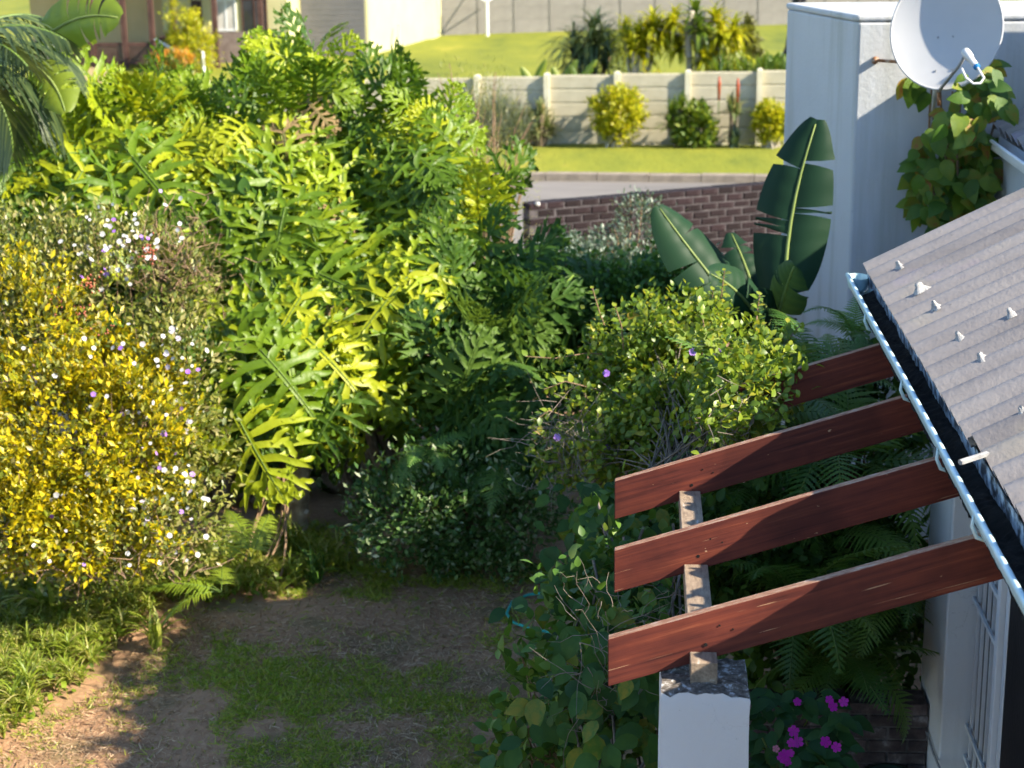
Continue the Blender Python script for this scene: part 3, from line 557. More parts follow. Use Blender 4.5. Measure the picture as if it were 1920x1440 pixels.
g = G(); g.add([(gr0, GYf-.3, 3.5), (C1[0]+.2, GYf-.3, 3.5), (gr1, C3[1]+6.3, 3.5), (gr0, C3[1]+6.3, 3.5), (gr0, GYf+5, 4.6), (C1[0]-.5, GYf+5, 4.6)], [(0,1,5,4),(1,2,5),(2,3,4,5),(3,0,4),(3,2,1,0)]); g.build('garage_roof', M['red_tile'], nh)
for px in (172, 233, 285, 326, 404, 490):
    g = G(); w = .07; x = HX(px, HY-2); g.box(x-w, x+w, HY-2-w, HY-2+w, .3, oz-.01); g.build('post', M['brown'], nh)
def window(px0, px1, py0, py1, Y, mat, fr='white_paint', nm='window'):
    x0, x1, z0, z1 = HX(px0, Y), HX(px1, Y), HZ(py1, Y), HZ(py0, Y); g = G(); f = .05
    g.box(x0-f, x0, Y-.04, Y, z0-f, z1+f); g.box(x1, x1+f, Y-.04, Y, z0-f, z1+f); g.box(x0, x1, Y-.04, Y, z0-f, z0); g.box(x0, x1, Y-.04, Y, z1, z1+f); xm = (x0+x1)/2; g.box(xm-.02, xm+.02, Y-.035, Y, z0, z1)
    o = g.build(nm, M[fr], nh); g = G(); g.box(x0, x1, Y-.02, Y-.002, z0, z1); g.build('pane', M[mat], o)
window(365, 378, 4, 45, HY-.402, 'glass_dark', 'brown'); window(409, 442, 2, 55, HY-.402, 'curtain'); window(458, 500, 0, 82, HY-.402, 'glass_dark', 'brown', 'door')
window(190, 218, -30, 40, HY-.002, 'glass_dark', 'brown')
rl = part_empty('railing', nh)
for z in (HZ(82, HY-2), HZ(116, HY-2)):
    g = G(); g.box(HX(132, HY-2), HX(290, HY-2), HY-2.03, HY-1.97, z-.05, z+.05); g.build('rail', M['brown'], rl)
for px in np.linspace(134, 289, 32):
    x = HX(px, HY-2); g = G(); g.box(x-.022, x+.022, HY-2.02, HY-1.98, HZ(116, HY-2), HZ(82, HY-2)); g.build('baluster', M['brown'], rl)
for s, px in enumerate((291, 336)):
    a, b = P(px, 74, Y=HY-2.1), P(px+44, 98, Y=HY-3.4); g = G(); g.tube([a, b], .035, 6); g.tube([b, b+np.array((0, 0, -1.1))], .045, 6); g.build('handrail', M['white_paint'], nh)
g = G(); g.box(HX(292, HY-2), HX(332, HY-2), HY-1.9, HY-.5, .3, HZ(70, HY-2)); g.build('porch_block', M['brown'], nh)
g = G(); pts = [P(742, 45, Y=C1[1]+2.4), P(741, 70, Y=C1[1]+2.2), P(746, 95, Y=C1[1]+2)]; pts = [p+np.array((.12, -.1, 0)) for p in pts]; g.tube(pts, .03, 6); g.build('downpipe', M['grey_metal'], nh)
tf = thing('picket_fence', 'small brown picket fence in front of the veranda', 'fence'); FY = 46.0
for px in np.linspace(92, 196, 22):
    x = HX(px, FY); g = G(); z1 = HZ(130, FY, 150); g.add([(x-.035,FY,.55),(x+.035,FY,.55),(x+.035,FY,z1),(x,FY,z1+.06),(x-.035,FY,z1),(x-.035,FY+.02,.55),(x+.035,FY+.02,.55),(x+.035,FY+.02,z1),(x,FY+.02,z1+.06),(x-.035,FY+.02,z1)], [(0,1,2,3,4),(9,8,7,6,5),(0,5,6,1),(1,6,7,2),(2,7,8,3),(3,8,9,4),(4,9,5,0)]); g.build('picket', M['tan'], tf)
g = G(); g.box(HX(90, FY), HX(198, FY), FY+.025, FY+.07, HZ(136, FY, 150), HZ(129, FY, 150)); g.build('rail', M['brown'], tf)
cl = thing('washing_line', 'white rotary washing line pole on the neighbouring lawn', 'washing line'); q = P(914, 68, Z=ZL)
g = G(); g.tube([(q[0], q[1], ZL-.1), (q[0], q[1], ZL+1.75)], .05, 8); g.build('pole', M['white_paint'], cl)
for a in range(4):
    g = G(); c_, s_ = math.cos(a*1.571+.5), math.sin(a*1.571+.5); g.tube([(q[0], q[1], ZL+1.15), (q[0]+c_*1.1, q[1]+s_*1.1, ZL+1.72)], .025, 6); g.build('arm', M['white_paint'], cl)

# ================================================================== PLANT SHAPES
T_SMALL = ([(0,0,0),(0,.5,-.03),(0,1,-.1),(-.24,.48,.05),(.24,.48,.05)], [(0,4,2,1),(0,1,2,3)])
def t_ovate(w=.33, cup=.06, droop=.22, rows=5, wav=0.0, seed=0):
    r_ = random.Random(seed); v = []; f = []
    for i in range(rows+1):
        t = i/rows; wd_ = w*math.sin(math.pi*min(1, t**.82))**.85 if 0 < t < 1 else .012; z = -droop*t*t
        for s in (-1, 0, 1): v.append((s*wd_*(1+r_.uniform(-.08, .08)), t, z+(cup*abs(s)*wd_/w if s else 0)+wav*(math.sin(t*9+s*1.3) if s else 0)))
    for i in range(rows):
        a = i*3; f += [(a, a+1, a+4, a+3), (a+1, a+2, a+5, a+4)]
    return v, f
T_OV = t_ovate()
T_BLADE = ([(-.03,0,0),(.03,0,0),(.022,.55,.03),(-.022,.55,.03),(.002,1,-.06),(-.002,1,-.06)], [(0,1,2,3),(3,2,4,5)])
def t_strap(w=.035, n=6, droop=.9, up=.55):
    v = []; f = []; y = 0; z = 0
    for i in range(n+1):
        t = i/n; a = up*1.5-droop*2.0*t; ww = w*(1-t**2.2)+.001; v += [(-ww, y, z+ww*.35), (0, y, z), (ww, y, z+ww*.35)]; y += math.cos(a)/n; z += math.sin(a)/n
    for i in range(n):
        a = i*3; f += [(a, a+1, a+4, a+3), (a+1, a+2, a+5, a+4)]
    return v, f
def rand_dirs(n, up=0.0):
    d = rng.normal(size=(n, 3)); d[:, 2] += up; return nrm(d)
def tube_path(a, b, bow, n=5):
    a, b = np.asarray(a, float), np.asarray(b, float); return [a*(1-t)+b*t+np.asarray(bow)*math.sin(math.pi*t) for t in np.linspace(0, 1, n)]
CAMDIR = nrm(np.array((0.07, -1, .35)))
def clumps(ells, n, shell=(.72, 1.05), inner=.2, view=-.45, keep=None):
    """clump centres near the surface of some ellipsoids"""
    w = np.array([e[1][0]*e[1][2]+e[1][0]*e[1][1] for e in ells], float); w /= w.sum(); out = []; nor = []
    while len(out) < n:
        c, r = ells[rng.choice(len(ells), p=w)]; d = nrm(rng.normal(size=3))
        if np.dot(d, CAMDIR) < view: continue
        k = rng.uniform(.35, .7) if rng.random() < inner else rng.uniform(*shell)
        p = np.asarray(c)+d*np.asarray(r)*k
        if p[2] < gz(p[0], p[1])+.04 and p[1] < 24: continue
        if keep and not keep(p): continue
        out.append(p); nor.append(nrm(d/np.asarray(r)))
    return np.array(out), np.array(nor)
def leaves_at(cs, ns, per, cr, size, T, out=.7, up=.5, rand=.8, sv=.35, nup=.8):
    n = len(cs)*per; pos = np.repeat(cs, per, 0)+rng.normal(size=(n, 3))*cr; o = np.repeat(ns, per, 0)
    ax = nrm(o*out+rand_dirs(n)*rand+np.array((0, 0, up))); nn = nrm(o*.6+np.array((0, 0, nup))+rand_dirs(n)*.6)
    return cloud(T, pos, ax, nn, size*(1+rng.uniform(-sv, sv, n)))
def merge(parts):
    V = []; F_ = []; o = 0
    for v, f in parts: V.append(v); F_.append(f+o); o += len(v)
    return np.concatenate(V), np.concatenate(F_)
def shrub(name, label, ells, nclump, per, cr, size, mat, base, T=T_SMALL, cat='shrub', group=None, bark='twig', nbranch=40, br=.02, inner=.2, shell=(.72, 1.05), keep=None, extra=None, up=.5, out=.7, rand=.8, view=-.45, root=None):
    t = root or thing(name, label, cat, group)
    cs, ns = clumps(ells, nclump, shell, inner=inner, view=view, keep=keep); v, f = leaves_at(cs, ns, per, cr, size, T, up=up, out=out, rand=rand)
    tag(link('foliage', np_mesh('foliage', v, f, M[mat]), t), kind='stuff')
    g = G(); ctr = np.mean([e[0] for e in ells], axis=0)
    for i in rng.choice(len(cs), min(nbranch, len(cs)), replace=False):
        b = np.asarray(base)+rng.normal(size=3)*np.array((.10, .10, 0)); mid = (b+cs[i])/2+(ctr-b)*.15; g.tube([b, mid, cs[i]*.8+mid*.2, cs[i]+ns[i]*cr], [br, br*.6, br*.3, br*.15], 5, cap=False)
    if nbranch: g.build('branches', M[bark], t, True)
    return t, cs, ns
# ---- split-leaf philodendron leaf: petiole then deeply lobed blade, origin at the crown
def phil_leaf(seed, arch, pdir, lobes=8):
    """deeply lobed blade: origin at its base, +Y to the tip, +Z the face; the stalk runs back behind it"""
    r_ = random.Random(seed); path = []; a = .25; y = z = 0.0; n = 40
    for i in range(n+1):
        path.append((y, z, a)); a -= arch/n; y += math.cos(a)/n; z += math.sin(a)/n
    def at(s, off, lift=0):
        k = min(max(s, -.3), .9999)*n; i = min(max(int(k), 0), n-1); f = k-i; p, q = path[i], path[i+1]
        yy, zz, aa = (p[j]*(1-f)+q[j]*f for j in range(3)); return np.array((off, yy-math.sin(aa)*lift, zz+math.cos(aa)*lift))
    g = G(); pd = np.array(pdir, float); g.tube([pd, pd*.5+np.array((0, .02, .03)), (0, 0, 0)], [.016, .013, .010], 5, 1)
    rows = []
    for i in range(13):
        t = i/12; w = .032*(1-t)**.5+.006; rows.append([at(t, -w, .004), at(t, 0, -.002), at(t, w, .004)])
    g.grid(rows); g.tube([at(.95*k/8, 0, .003) for k in range(9)], [.008, .007, .007, .006, .006, .005, .004, .003, .002], 4, 1)
    def lobe(t0, fo0, ang, ln, bw, side, depth=0):
        n_ = 8 if depth else 10; lr = []; fs_ = t0; fo = fo0; wv = r_.uniform(0, 6); dl = r_.uniform(.3, .95); tw = r_.uniform(-.35, .35); cv = r_.uniform(.25, .65)
        for i in range(n_+1):
            u = i/n_; aa = ang-cv*u; env = (.95+.25*math.sin(math.pi*min(1, u*1.1))) * (1 if u < .72 else max(.04, (1-u)/.28)**.8)
            w = bw*env; wl_, wr_ = w*(1+.28*math.sin(u*10+wv)), w*(1+.28*math.sin(u*9+wv+2)); dx, dy = math.cos(aa), math.sin(aa); sag = -dl*(max(0, fo)**1.7)+.02*math.sin(wv+u*6)*u
            lr.append([at(fs_-dy*wl_, side*max(0, fo+dx*wl_), sag+.007+tw*wl_), at(fs_, side*fo, sag-.004), at(fs_+dy*wr_, side*max(0, fo-dx*wr_), sag+.007-tw*wr_)])
            if depth == 0 and ln > .2 and i in (3, 5, 7): lobe(fs_, fo, aa+(.85 if i != 5 else -.85), ln*(.40, .36, .28)[(i-3)//2]*r_.uniform(.8, 1.1), bw*.78, side, 1)
            fs_ += math.cos(aa)*ln/n_; fo += math.sin(aa)*ln/n_
        g.grid(lr if side > 0 else [r[::-1] for r in lr])
    for side in (-1, 1):
        for k in range(lobes):
            u = k/(lobes-1); t0 = -.02+.86*u**.92; ln = (.50*(1-u)**.42*(1-.22*(1-u)**4)+.12)*r_.uniform(.85, 1.12); ang = rad(134)-rad(106)*u**.75+r_.uniform(-.09, .09)
            lobe(t0, 0.0, ang, ln, r_.uniform(.026, .034), side)
    return g.mesh('leaf', [M['phil'], M['petiole']], True)
PH = [phil_leaf(i, (.7, 1.1, .4, 1.4, .9, .2)[i], ((0,-.12,-.5),(.1,-.2,-.45),(-.1,-.1,-.5),(0,.05,-.45),(.15,-.05,-.5),(0,-.35,-.4))[i], (7, 7, 8, 7, 8, 7)[i]) for i in range(6)]
PHD = []
M['phil_shade'] = leafm('shade_split_leaf', [(.0,(.028,.075,.012)),(.5,(.05,.11,.016)),(1,(.085,.15,.022))], .28, rough=.5, spec=.2, island=False, veins=14)  # darker copy of the split-leaf colour, with the shade painted in
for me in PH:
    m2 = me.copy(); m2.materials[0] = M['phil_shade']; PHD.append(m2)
PHB = []
for me in PH[:3]:
    m2 = me.copy(); m2.materials[0] = M['dry_obj']; PHB.append(m2)
def blade(parent, p, axis, face, size, pool=PH, r_=rnd):
    o = link('leaf', r_.choice(pool), parent); o.matrix_world = mrot(axis, face, p, size); return o
# ---- fern frond
def frond(seed, npin=20, n_teeth=8, curl=1.5, wmax=.24, mat='fern'):
    r_ = random.Random(seed); g = G(); a = .75; y = z = 0; pts = []; L = 1.0; n = npin+4
    for i in range(n+1):
        pts.append((y, z, a)); a -= curl/n; y += math.cos(a)/n; z += math.sin(a)/n
    g.tube([(0, p[0], p[1]) for p in pts[::3]]+[(0, pts[-1][0], pts[-1][1])], .006, 4); g.m = [1]*len(g.f)
    for i in range(4, n+1):
        t = (i-4)/(n-4); ln = wmax*(math.sin(math.pi*(.12+.88*(1-t))*.62)**.8)*(1-.75*t**3)+.012
        p0 = pts[min(i, n)]
        for s in (-1, 1):
            an = rad(72)-.35*t+r_.uniform(-.08, .08); dx, dy = s*math.sin(an), math.cos(an); sag = r_.uniform(.10, .3); fl = []
            hw = .95/n*.52; rt = []
            for k in range(n_teeth*2+1):
                u = k/(n_teeth*2); w = hw*(1-u**1.6)*(1.0 if k % 2 == 0 else .45)+.0006
                c_ = np.array((dx*ln*u, p0[0]+dy*ln*u*math.cos(p0[2]), p0[1]+dy*ln*u*math.sin(p0[2])-sag*ln*u*u)); e = np.array((-dy*s*.2, math.cos(p0[2]), math.sin(p0[2])))*w
                rt.append([c_-e, c_+e])
            g.grid(rt if s > 0 else [q[::-1] for q in rt])
    return g.mesh('frond', [M[mat], M['petiole']], True)
FR = [frond(i, curl=(1.3, 1.8, 1.0, 2.2)[i]) for i in range(4)]
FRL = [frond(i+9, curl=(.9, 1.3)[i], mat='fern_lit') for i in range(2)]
def fern(label, c, n, size, el=(5, 55), seed=0, pool=FR, face=None, spread=360, trunk=0, name='fern', cat='fern', group=None):
    t = thing(name, label, cat, group); r_ = random.Random(seed)
    if trunk:
        g = G(); c = np.asarray(c, float); zs = np.linspace(-trunk, .02, 9); g.tube([(c[0]+.02*math.sin(z*4), c[1]+.02*math.cos(z*5), c[2]+z) for z in zs], [.09+.015*math.sin(z*30) for z in zs], 9); g.build('trunk', M['fibre'], t, True)
    for i in range(n):
        az = (i/n*spread-spread/2+r_.uniform(-14, 14))+(face or 0); m = Matrix.Translation(Vv(c)) @ Matrix.Rotation(rad(az), 4, 'Z') @ Matrix.Rotation(rad(r_.uniform(*el))-.5, 4, 'X') @ Matrix.Rotation(r_.uniform(-.35, .35), 4, 'Y') @ Matrix.Scale(size*r_.uniform(.75, 1.15), 4)
        o = link('frond', r_.choice(pool), t); o.matrix_world = m
    return t
def strap_clump(name, label, c, n, L, w, mat, cat='plant', group=None, el=(20, 85), droop=.9, seed=0, parent=None, nm='leaves'):
    t = parent or thing(name, label, cat, group); az = rng.uniform(0, 6.283, n); e = np.radians(rng.uniform(*el, n)); T = t_strap(w, 6, droop)
    ax = np.stack([np.cos(az)*np.cos(e), np.sin(az)*np.cos(e), np.sin(e)], 1); upv = np.stack([-np.cos(az)*np.sin(e), -np.sin(az)*np.sin(e), np.cos(e)], 1)
    v, f = cloud(T, np.asarray(c)+rng.normal(size=(n, 3))*np.array((.02, .02, .01)), ax, upv, L*rng.uniform(.6, 1.1, n)); tag(link(nm, np_mesh(nm, v, f, M[mat]), t), kind='stuff'); return t
def flower_mesh(name, mat, petals=5, cup=.25, w=.46):
    g = G()
    for k in range(petals):
        a = 2*math.pi*k/petals; c_, s_ = math.cos(a), math.sin(a)
        q = [(0, 0, 0), (w, .62, cup*.5), (w*.55, .97, cup*.6), (0, .88, cup*.4), (-w*.55, .97, cup*.6), (-w, .62, cup*.5)]; g.add([(x*c_-y*s_, x*s_+y*c_, z) for x, y, z in q], [(0, 1, 2, 3, 4, 5)])
    return g.mesh(name, M[mat], True)
FLW, FLP, FLM, FLK = flower_mesh('white_flower', 'fl_white'), flower_mesh('purple_flower', 'fl_purple'), flower_mesh('magenta_flower', 'fl_magenta', 5, .1, .40), flower_mesh('pink_flower', 'fl_pink', 5, .1, .4)
def put_flower(t, me, p, d, s, nm='flower'):
    o = link(nm, me, t); d = nrm(d); a = nrm(np.cross(d, rng.normal(size=3))); o.matrix_world = mrot(a, d, p, s)

# ================================================================== GARDEN PLANTS
def pt(px, py, d): return P(px, py, d=d)
# ---- the big philodendron thicket: several plants, each crown a rosette
plants = [
 ('tall philodendron with a ringed trunk at the sunny front of the thicket', (560, 790), (556, 1008), 14.1),
 ('philodendron whose glossy split leaves overhang the shaded hollow', (760, 570), (760, 1000), 15.2),
 ('philodendron above the white-flowered shrub with drooping sunlit leaves', (470, 500), (430, 1000), 15.2),
 ('philodendron at the middle of the thicket below the garage', (680, 380), (640, 1000), 16.2),
 ('philodendron topping the thicket with upright leaves against the garage', (590, 170), (600, 1000), 17.4),
 ('philodendron on the left crest of the thicket below the veranda', (330, 230), (300, 1000), 17.2),
 ('philodendron at the left edge beside the palm fronds', (90, 330), (100, 1000), 17.0),
]
def in_poly(x, y, poly):
    c = False
    for (x0, y0), (x1, y1) in zip(poly, poly[1:]+poly[:1]):
        if (y0 > y) != (y1 > y) and x < (x1-x0)*(y-y0)/(y1-y0)+x0: c = not c
    return c
thick = [(-60,250),(60,245),(130,230),(200,185),(270,165),(330,215),(400,180),(450,150),(510,135),(560,120),(600,90),(660,150),(740,170),(800,185),(850,240),(885,310),(915,390),(900,440),(850,500),(800,540),(775,610),(770,650),(720,690),(660,740),(640,800),(590,830),(480,830),(400,790),(385,720),(420,640),(440,560),(400,470),(330,420),(200,395),(-60,390)]
roots = []
for lab, ctr, base, bd in plants:
    t = thing('philodendron', lab, 'philodendron', 'philodendrons of the thicket'); bpos = pt(*base, bd+.7); bpos[2] = gz(bpos[0], bpos[1]); roots.append((t, ctr, bpos))
def thick_d(px, py): return 13.75+max(0, 850-py)/740*3.2+.22*math.sin(px*.021)+.18*math.sin(py*.027+px*.011)
spots = []
for layer, gap, cnt in ((0, 35, 540), (1, 42, 300)):
    mine = []; tries = 0
    while tries < 9000 and len(mine) < cnt:
        tries += 1; q = (rnd.uniform(-60, 920), rnd.uniform(60, 840))
        if 465 < q[0] < 625 and q[1] > 690: continue
        if in_poly(*q, thick) and all((q[0]-a)**2+(q[1]-b_)**2 > gap**2 for a, b_ in mine): mine.append(q)
    spots += [(x, y, layer) for x, y in mine]
for k, (px, py, layer) in enumerate(spots):
    t, ctr, bpos = min(roots, key=lambda r: (r[1][0]-px)**2+1.6*(r[1][1]-py)**2)
    edge = sum(not in_poly(px, py-dy, thick) for dy in (40, 75, 110))/3.0      # near the crest leaves stand up
    ax = nrm(np.array((rnd.gauss(.05, .55), -.35, -1.0+1.75*edge+rnd.gauss(0, .25)))); fc_ = nrm(np.array((.36, -.85, .42))+rng.normal(size=3)*.46)
    p = pt(px, py-28*(1-1.6*edge), thick_d(px, py)+(.0 if layer == 0 else .55)+rnd.uniform(-.18, .18))
    blade(t, p, ax, fc_, rnd.uniform(.56, .95)*(1-.2*edge))
    if k % 37 == 5:
        o = blade(t, p+np.array((.1, -.15, -.1)), nrm(ax+np.array((0, 0, -.8))), fc_, rnd.uniform(.4, .6), PHB)
    if k % 9 == 0 and t is not roots[0][0]:
        g = G(); g.tube(tube_path(bpos+rng.normal(size=3)*np.array((.25, .2, 0)), pt(px, py, thick_d(px, py)+.8), rng.normal(size=3)*.15, 6), [.06, .055, .05, .045, .04, .035], 6); g.build('stem', M['bark'], t, True)
t = roots[0][0]; c = pt(545, 700, 14.4); b = P(553, 1022, Z=0.); b[2] = gz(b[0], b[1])-.05; g = G(); k_ = 40; pts = [b*(1-i/k_)+c*(i/k_)+np.array((.05*math.sin(i/k_*3), 0, 0)) for i in range(k_+1)]
g.tube(pts, [.088+(.012 if i % 3 == 0 else 0) for i in range(k_+1)], 12); g.build('trunk', M['trunk'], t, True)
for k in range(26):    # pale leaf scars round the trunk
    i = 2+k*1.4; p = b*(1-i/k_)+c*(i/k_)+np.array((.05*math.sin(i/k_*3), 0, 0)); a = k*2.4; d_ = np.array((math.cos(a), math.sin(a), .15)); g = G(); q = p+d_*.097
    u_ = nrm(np.cross(d_, (0, 0, 1))); w_ = np.cross(u_, d_); g.add([q+u_*.035, q+w_*.022, q-u_*.035, q-w_*.022], [(0, 1, 2, 3)]); g.build('leaf_scar', M['bark_pale'], t)
for k in range(5):
    a = pt(530+rnd.uniform(-20, 8), 890, 14.15); e = pt(rnd.uniform(440, 530), rnd.uniform(1010, 1040), 13.9); e[2] = gz(e[0], e[1]); g = G(); g.tube(tube_path(a, e, rng.normal(size=3)*.08, 7), .011, 5); g.build('aerial_root', M['twig'], t, True)
# leafy filling behind the thicket's crowns
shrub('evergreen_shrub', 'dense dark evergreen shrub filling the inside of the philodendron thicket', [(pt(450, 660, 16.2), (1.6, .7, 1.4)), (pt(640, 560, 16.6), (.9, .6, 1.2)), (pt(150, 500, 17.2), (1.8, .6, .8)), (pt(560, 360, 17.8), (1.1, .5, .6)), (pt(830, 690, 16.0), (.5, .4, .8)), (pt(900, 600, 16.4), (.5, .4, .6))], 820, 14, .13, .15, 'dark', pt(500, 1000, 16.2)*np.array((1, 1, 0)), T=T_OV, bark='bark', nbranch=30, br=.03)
# ---- golden shrub and white-flowered shrub
gb = P(150, 1075, Z=0.)
t1, cs, ns = shrub('golden_shrub', 'sunlit shrub with small bright yellow leaves at the left edge', [(pt(120, 830, 12.9), (.95, .6, .78)), (pt(20, 640, 13.1), (.75, .55, .62)), (pt(260, 800, 13.0), (.42, .45, .62)), (pt(30, 960, 12.7), (.7, .5, .45)), (pt(190, 700, 13.1), (.35, .3, .32)), (pt(180, 990, 12.75), (.6, .4, .3))], 560, 34, .05, .06, 'gold', gb, bark='bark', nbranch=40, br=.014, inner=.25)
v, f = leaves_at(*clumps([(pt(120, 830, 12.95), (.98, .6, .8)), (pt(20, 640, 13.1), (.8, .55, .65)), (pt(30, 960, 12.7), (.7, .5, .45)), (pt(200, 980, 12.75), (.6, .4, .32))], 240, shell=(.7, 1.12)), 26, .08, .05, T_SMALL)
tag(link('green_foliage', np_mesh('green_foliage', v, f, M['brun']), t1), kind='stuff')
g = G()
for k in range(110):
    i = rng.integers(len(cs)); d_ = nrm(ns[i]+rng.normal(size=3)*.6+np.array((0, 0, .4)))*rnd.uniform(.1, .28); c_ = cs[i]-d_*.3; g.tube([c_, c_+d_*.5+rng.normal(size=3)*.015, c_+d_], [.004, .003, .0015], 4, cap=False)
tag(g.build('bare_twigs', M['twig'], t1), kind='stuff')
t2, cs, ns = shrub('flowering_shrub', 'rounded shrub with white and mauve flowers and olive leaves', [(pt(330, 800, 13.2), (.40, .5, .95)), (pt(200, 540, 13.6), (.85, .5, .55)), (pt(60, 500, 13.7), (.6, .5, .45)), (pt(320, 980, 13.0), (.38, .42, .38)), (pt(150, 960, 13.25), (.7, .45, .5))], 700, 22, .07, .055, 'brun', P(250, 1070, Z=0.), bark='twig', nbranch=90, br=.009, inner=.2)
for k in range(200):
    r = rnd.random()
    if r < .45: px, py, d = rnd.gauss(315, 48), rnd.uniform(600, 1060), 12.62
    elif r < .85: px, py, d = rnd.gauss(225, 60), rnd.gauss(450, 40), 13.15
    else: px, py, d = rnd.uniform(20, 330), rnd.uniform(620, 1060), 12.4
    if px > 395: continue
    p = pt(px, py, d+rnd.uniform(-.08, .12)); put_flower(t2, FLW if rnd.random() < .88 else FLP, p, nrm(np.array((.3, -.8, .5))+rng.normal(size=3)*.4), rnd.uniform(.013, .024))
v, f = leaves_at(*clumps([(pt(330, 520, 13.6), (.38, .4, .30)), (pt(250, 450, 13.7), (.6, .4, .2))], 110), 14, .08, .05, T_BLADE, up=.1, rand=1.2)
tag(link('dry_twigs', np_mesh('dry_twigs', v, f, M['dry']), t2), kind='stuff')
g = G()
for k in range(190):
    c_ = pt(rnd.gauss(320, 45), rnd.gauss(500, 45), 13.45+rnd.uniform(-.25, .2)); d_ = nrm(rng.normal(size=3)+np.array((.5, -.3, .5)))*rnd.uniform(.08, .26); g.tube([c_, c_+d_*.5+rng.normal(size=3)*.02, c_+d_], [.004, .003, .0015], 4, cap=False)
for k in range(120):
    c_ = pt(rnd.uniform(10, 380), rnd.uniform(1000, 1090), 12.7+rnd.uniform(-.2, .2)); d_ = nrm(rng.normal(size=3)+np.array((0, -.3, .3)))*rnd.uniform(.1, .35); g.tube([c_, c_+d_*.5+rng.normal(size=3)*.03, c_+d_], [.005, .004, .002], 4, cap=False)
tag(g.build('bare_twigs', M['twig'], t2), kind='stuff')
for k, (px, py) in enumerate(((110, 612), (185, 618), (100, 560), (170, 535), (155, 590), (280, 470))):
    p0 = pt(px, py, 13.05); g = G()
    for j in range(26): 
        q = p0+rng.normal(size=3)*.045; r = .011; g.add([q+np.array((r,0,0)), q+np.array((0,-r,0)), q-np.array((r,0,0)), q+np.array((0,r,0)), q+np.array((0,0,r)), q-np.array((0,0,r))], [(0,3,4),(3,2,4),(2,1,4),(1,0,4),(3,0,5),(2,3,5),(1,2,5),(0,1,5)])
    tag(g.build('berry_cluster', M['fl_red'], t2), kind='stuff')
# ---- palm and banana leaves at the top left corner
def feather_palm(name, label, c, fr, mat, L, cat='palm'):
    t = thing(name, label, cat)
    for (az, e, s) in fr:
        g = G(); a = rad(e); y = z = 0.0; pts = []; n = 26
        for i in range(n+1): pts.append((y, z, a)); a -= 1.4/n; y += math.cos(a)/n; z += math.sin(a)/n
        g.tube([(0, p[0], p[1]) for p in pts[::2]], .012, 5); g.m = [1]*len(g.f)
        for i in range(3, n+1):
            tt = i/n; ln = .42*math.sin(math.pi*(.15+.8*tt))+.05; p0 = pts[i]
            for sd in (-1, 1):
                an = rad(55)-.3*tt; dr = rng.uniform(.3, .8); rw_ = []
                for k in range(5):
                    u = k/4; w = .016*(1-u)**.7+.001; cx_ = sd*math.sin(an)*ln*u; cy_ = p0[0]+math.cos(an)*ln*u*math.cos(p0[2]); cz_ = p0[1]+math.cos(an)*ln*u*math.sin(p0[2])-dr*ln*u*u
                    rw_.append([(cx_-sd*0, cy_-w, cz_), (cx_, cy_+w, cz_+.004)])
                g.grid(rw_ if sd > 0 else [q[::-1] for q in rw_])
        o = g.build('frond', [M[mat], M['petiole']], t, True); o.matrix_world = Matrix.Translation(Vv(c)) @ Matrix.Rotation(rad(az), 4, 'Z') @ Matrix.Scale(L*s, 4)
    g = G(); g.tube([(c[0], c[1], gz(c[0], c[1])-.1), (c[0]+.05, c[1], c[2]*.5), (c[0], c[1], c[2]+.05)], [.14, .11, .10], 9); g.build('trunk', M['bark'], t, True)
    return t
feather_palm('feather_palm', 'dark feathery palm fronds in the top left corner', pt(-90, 110, 15.2), [(265, 50, 1), (300, 35, 1), (240, 40, .9), (285, 5, 1), (320, 55, 1), (255, -15, .9), (310, 0, .9), (20, 50, 1), (200, 40, 1)], 'palm', 1.15)
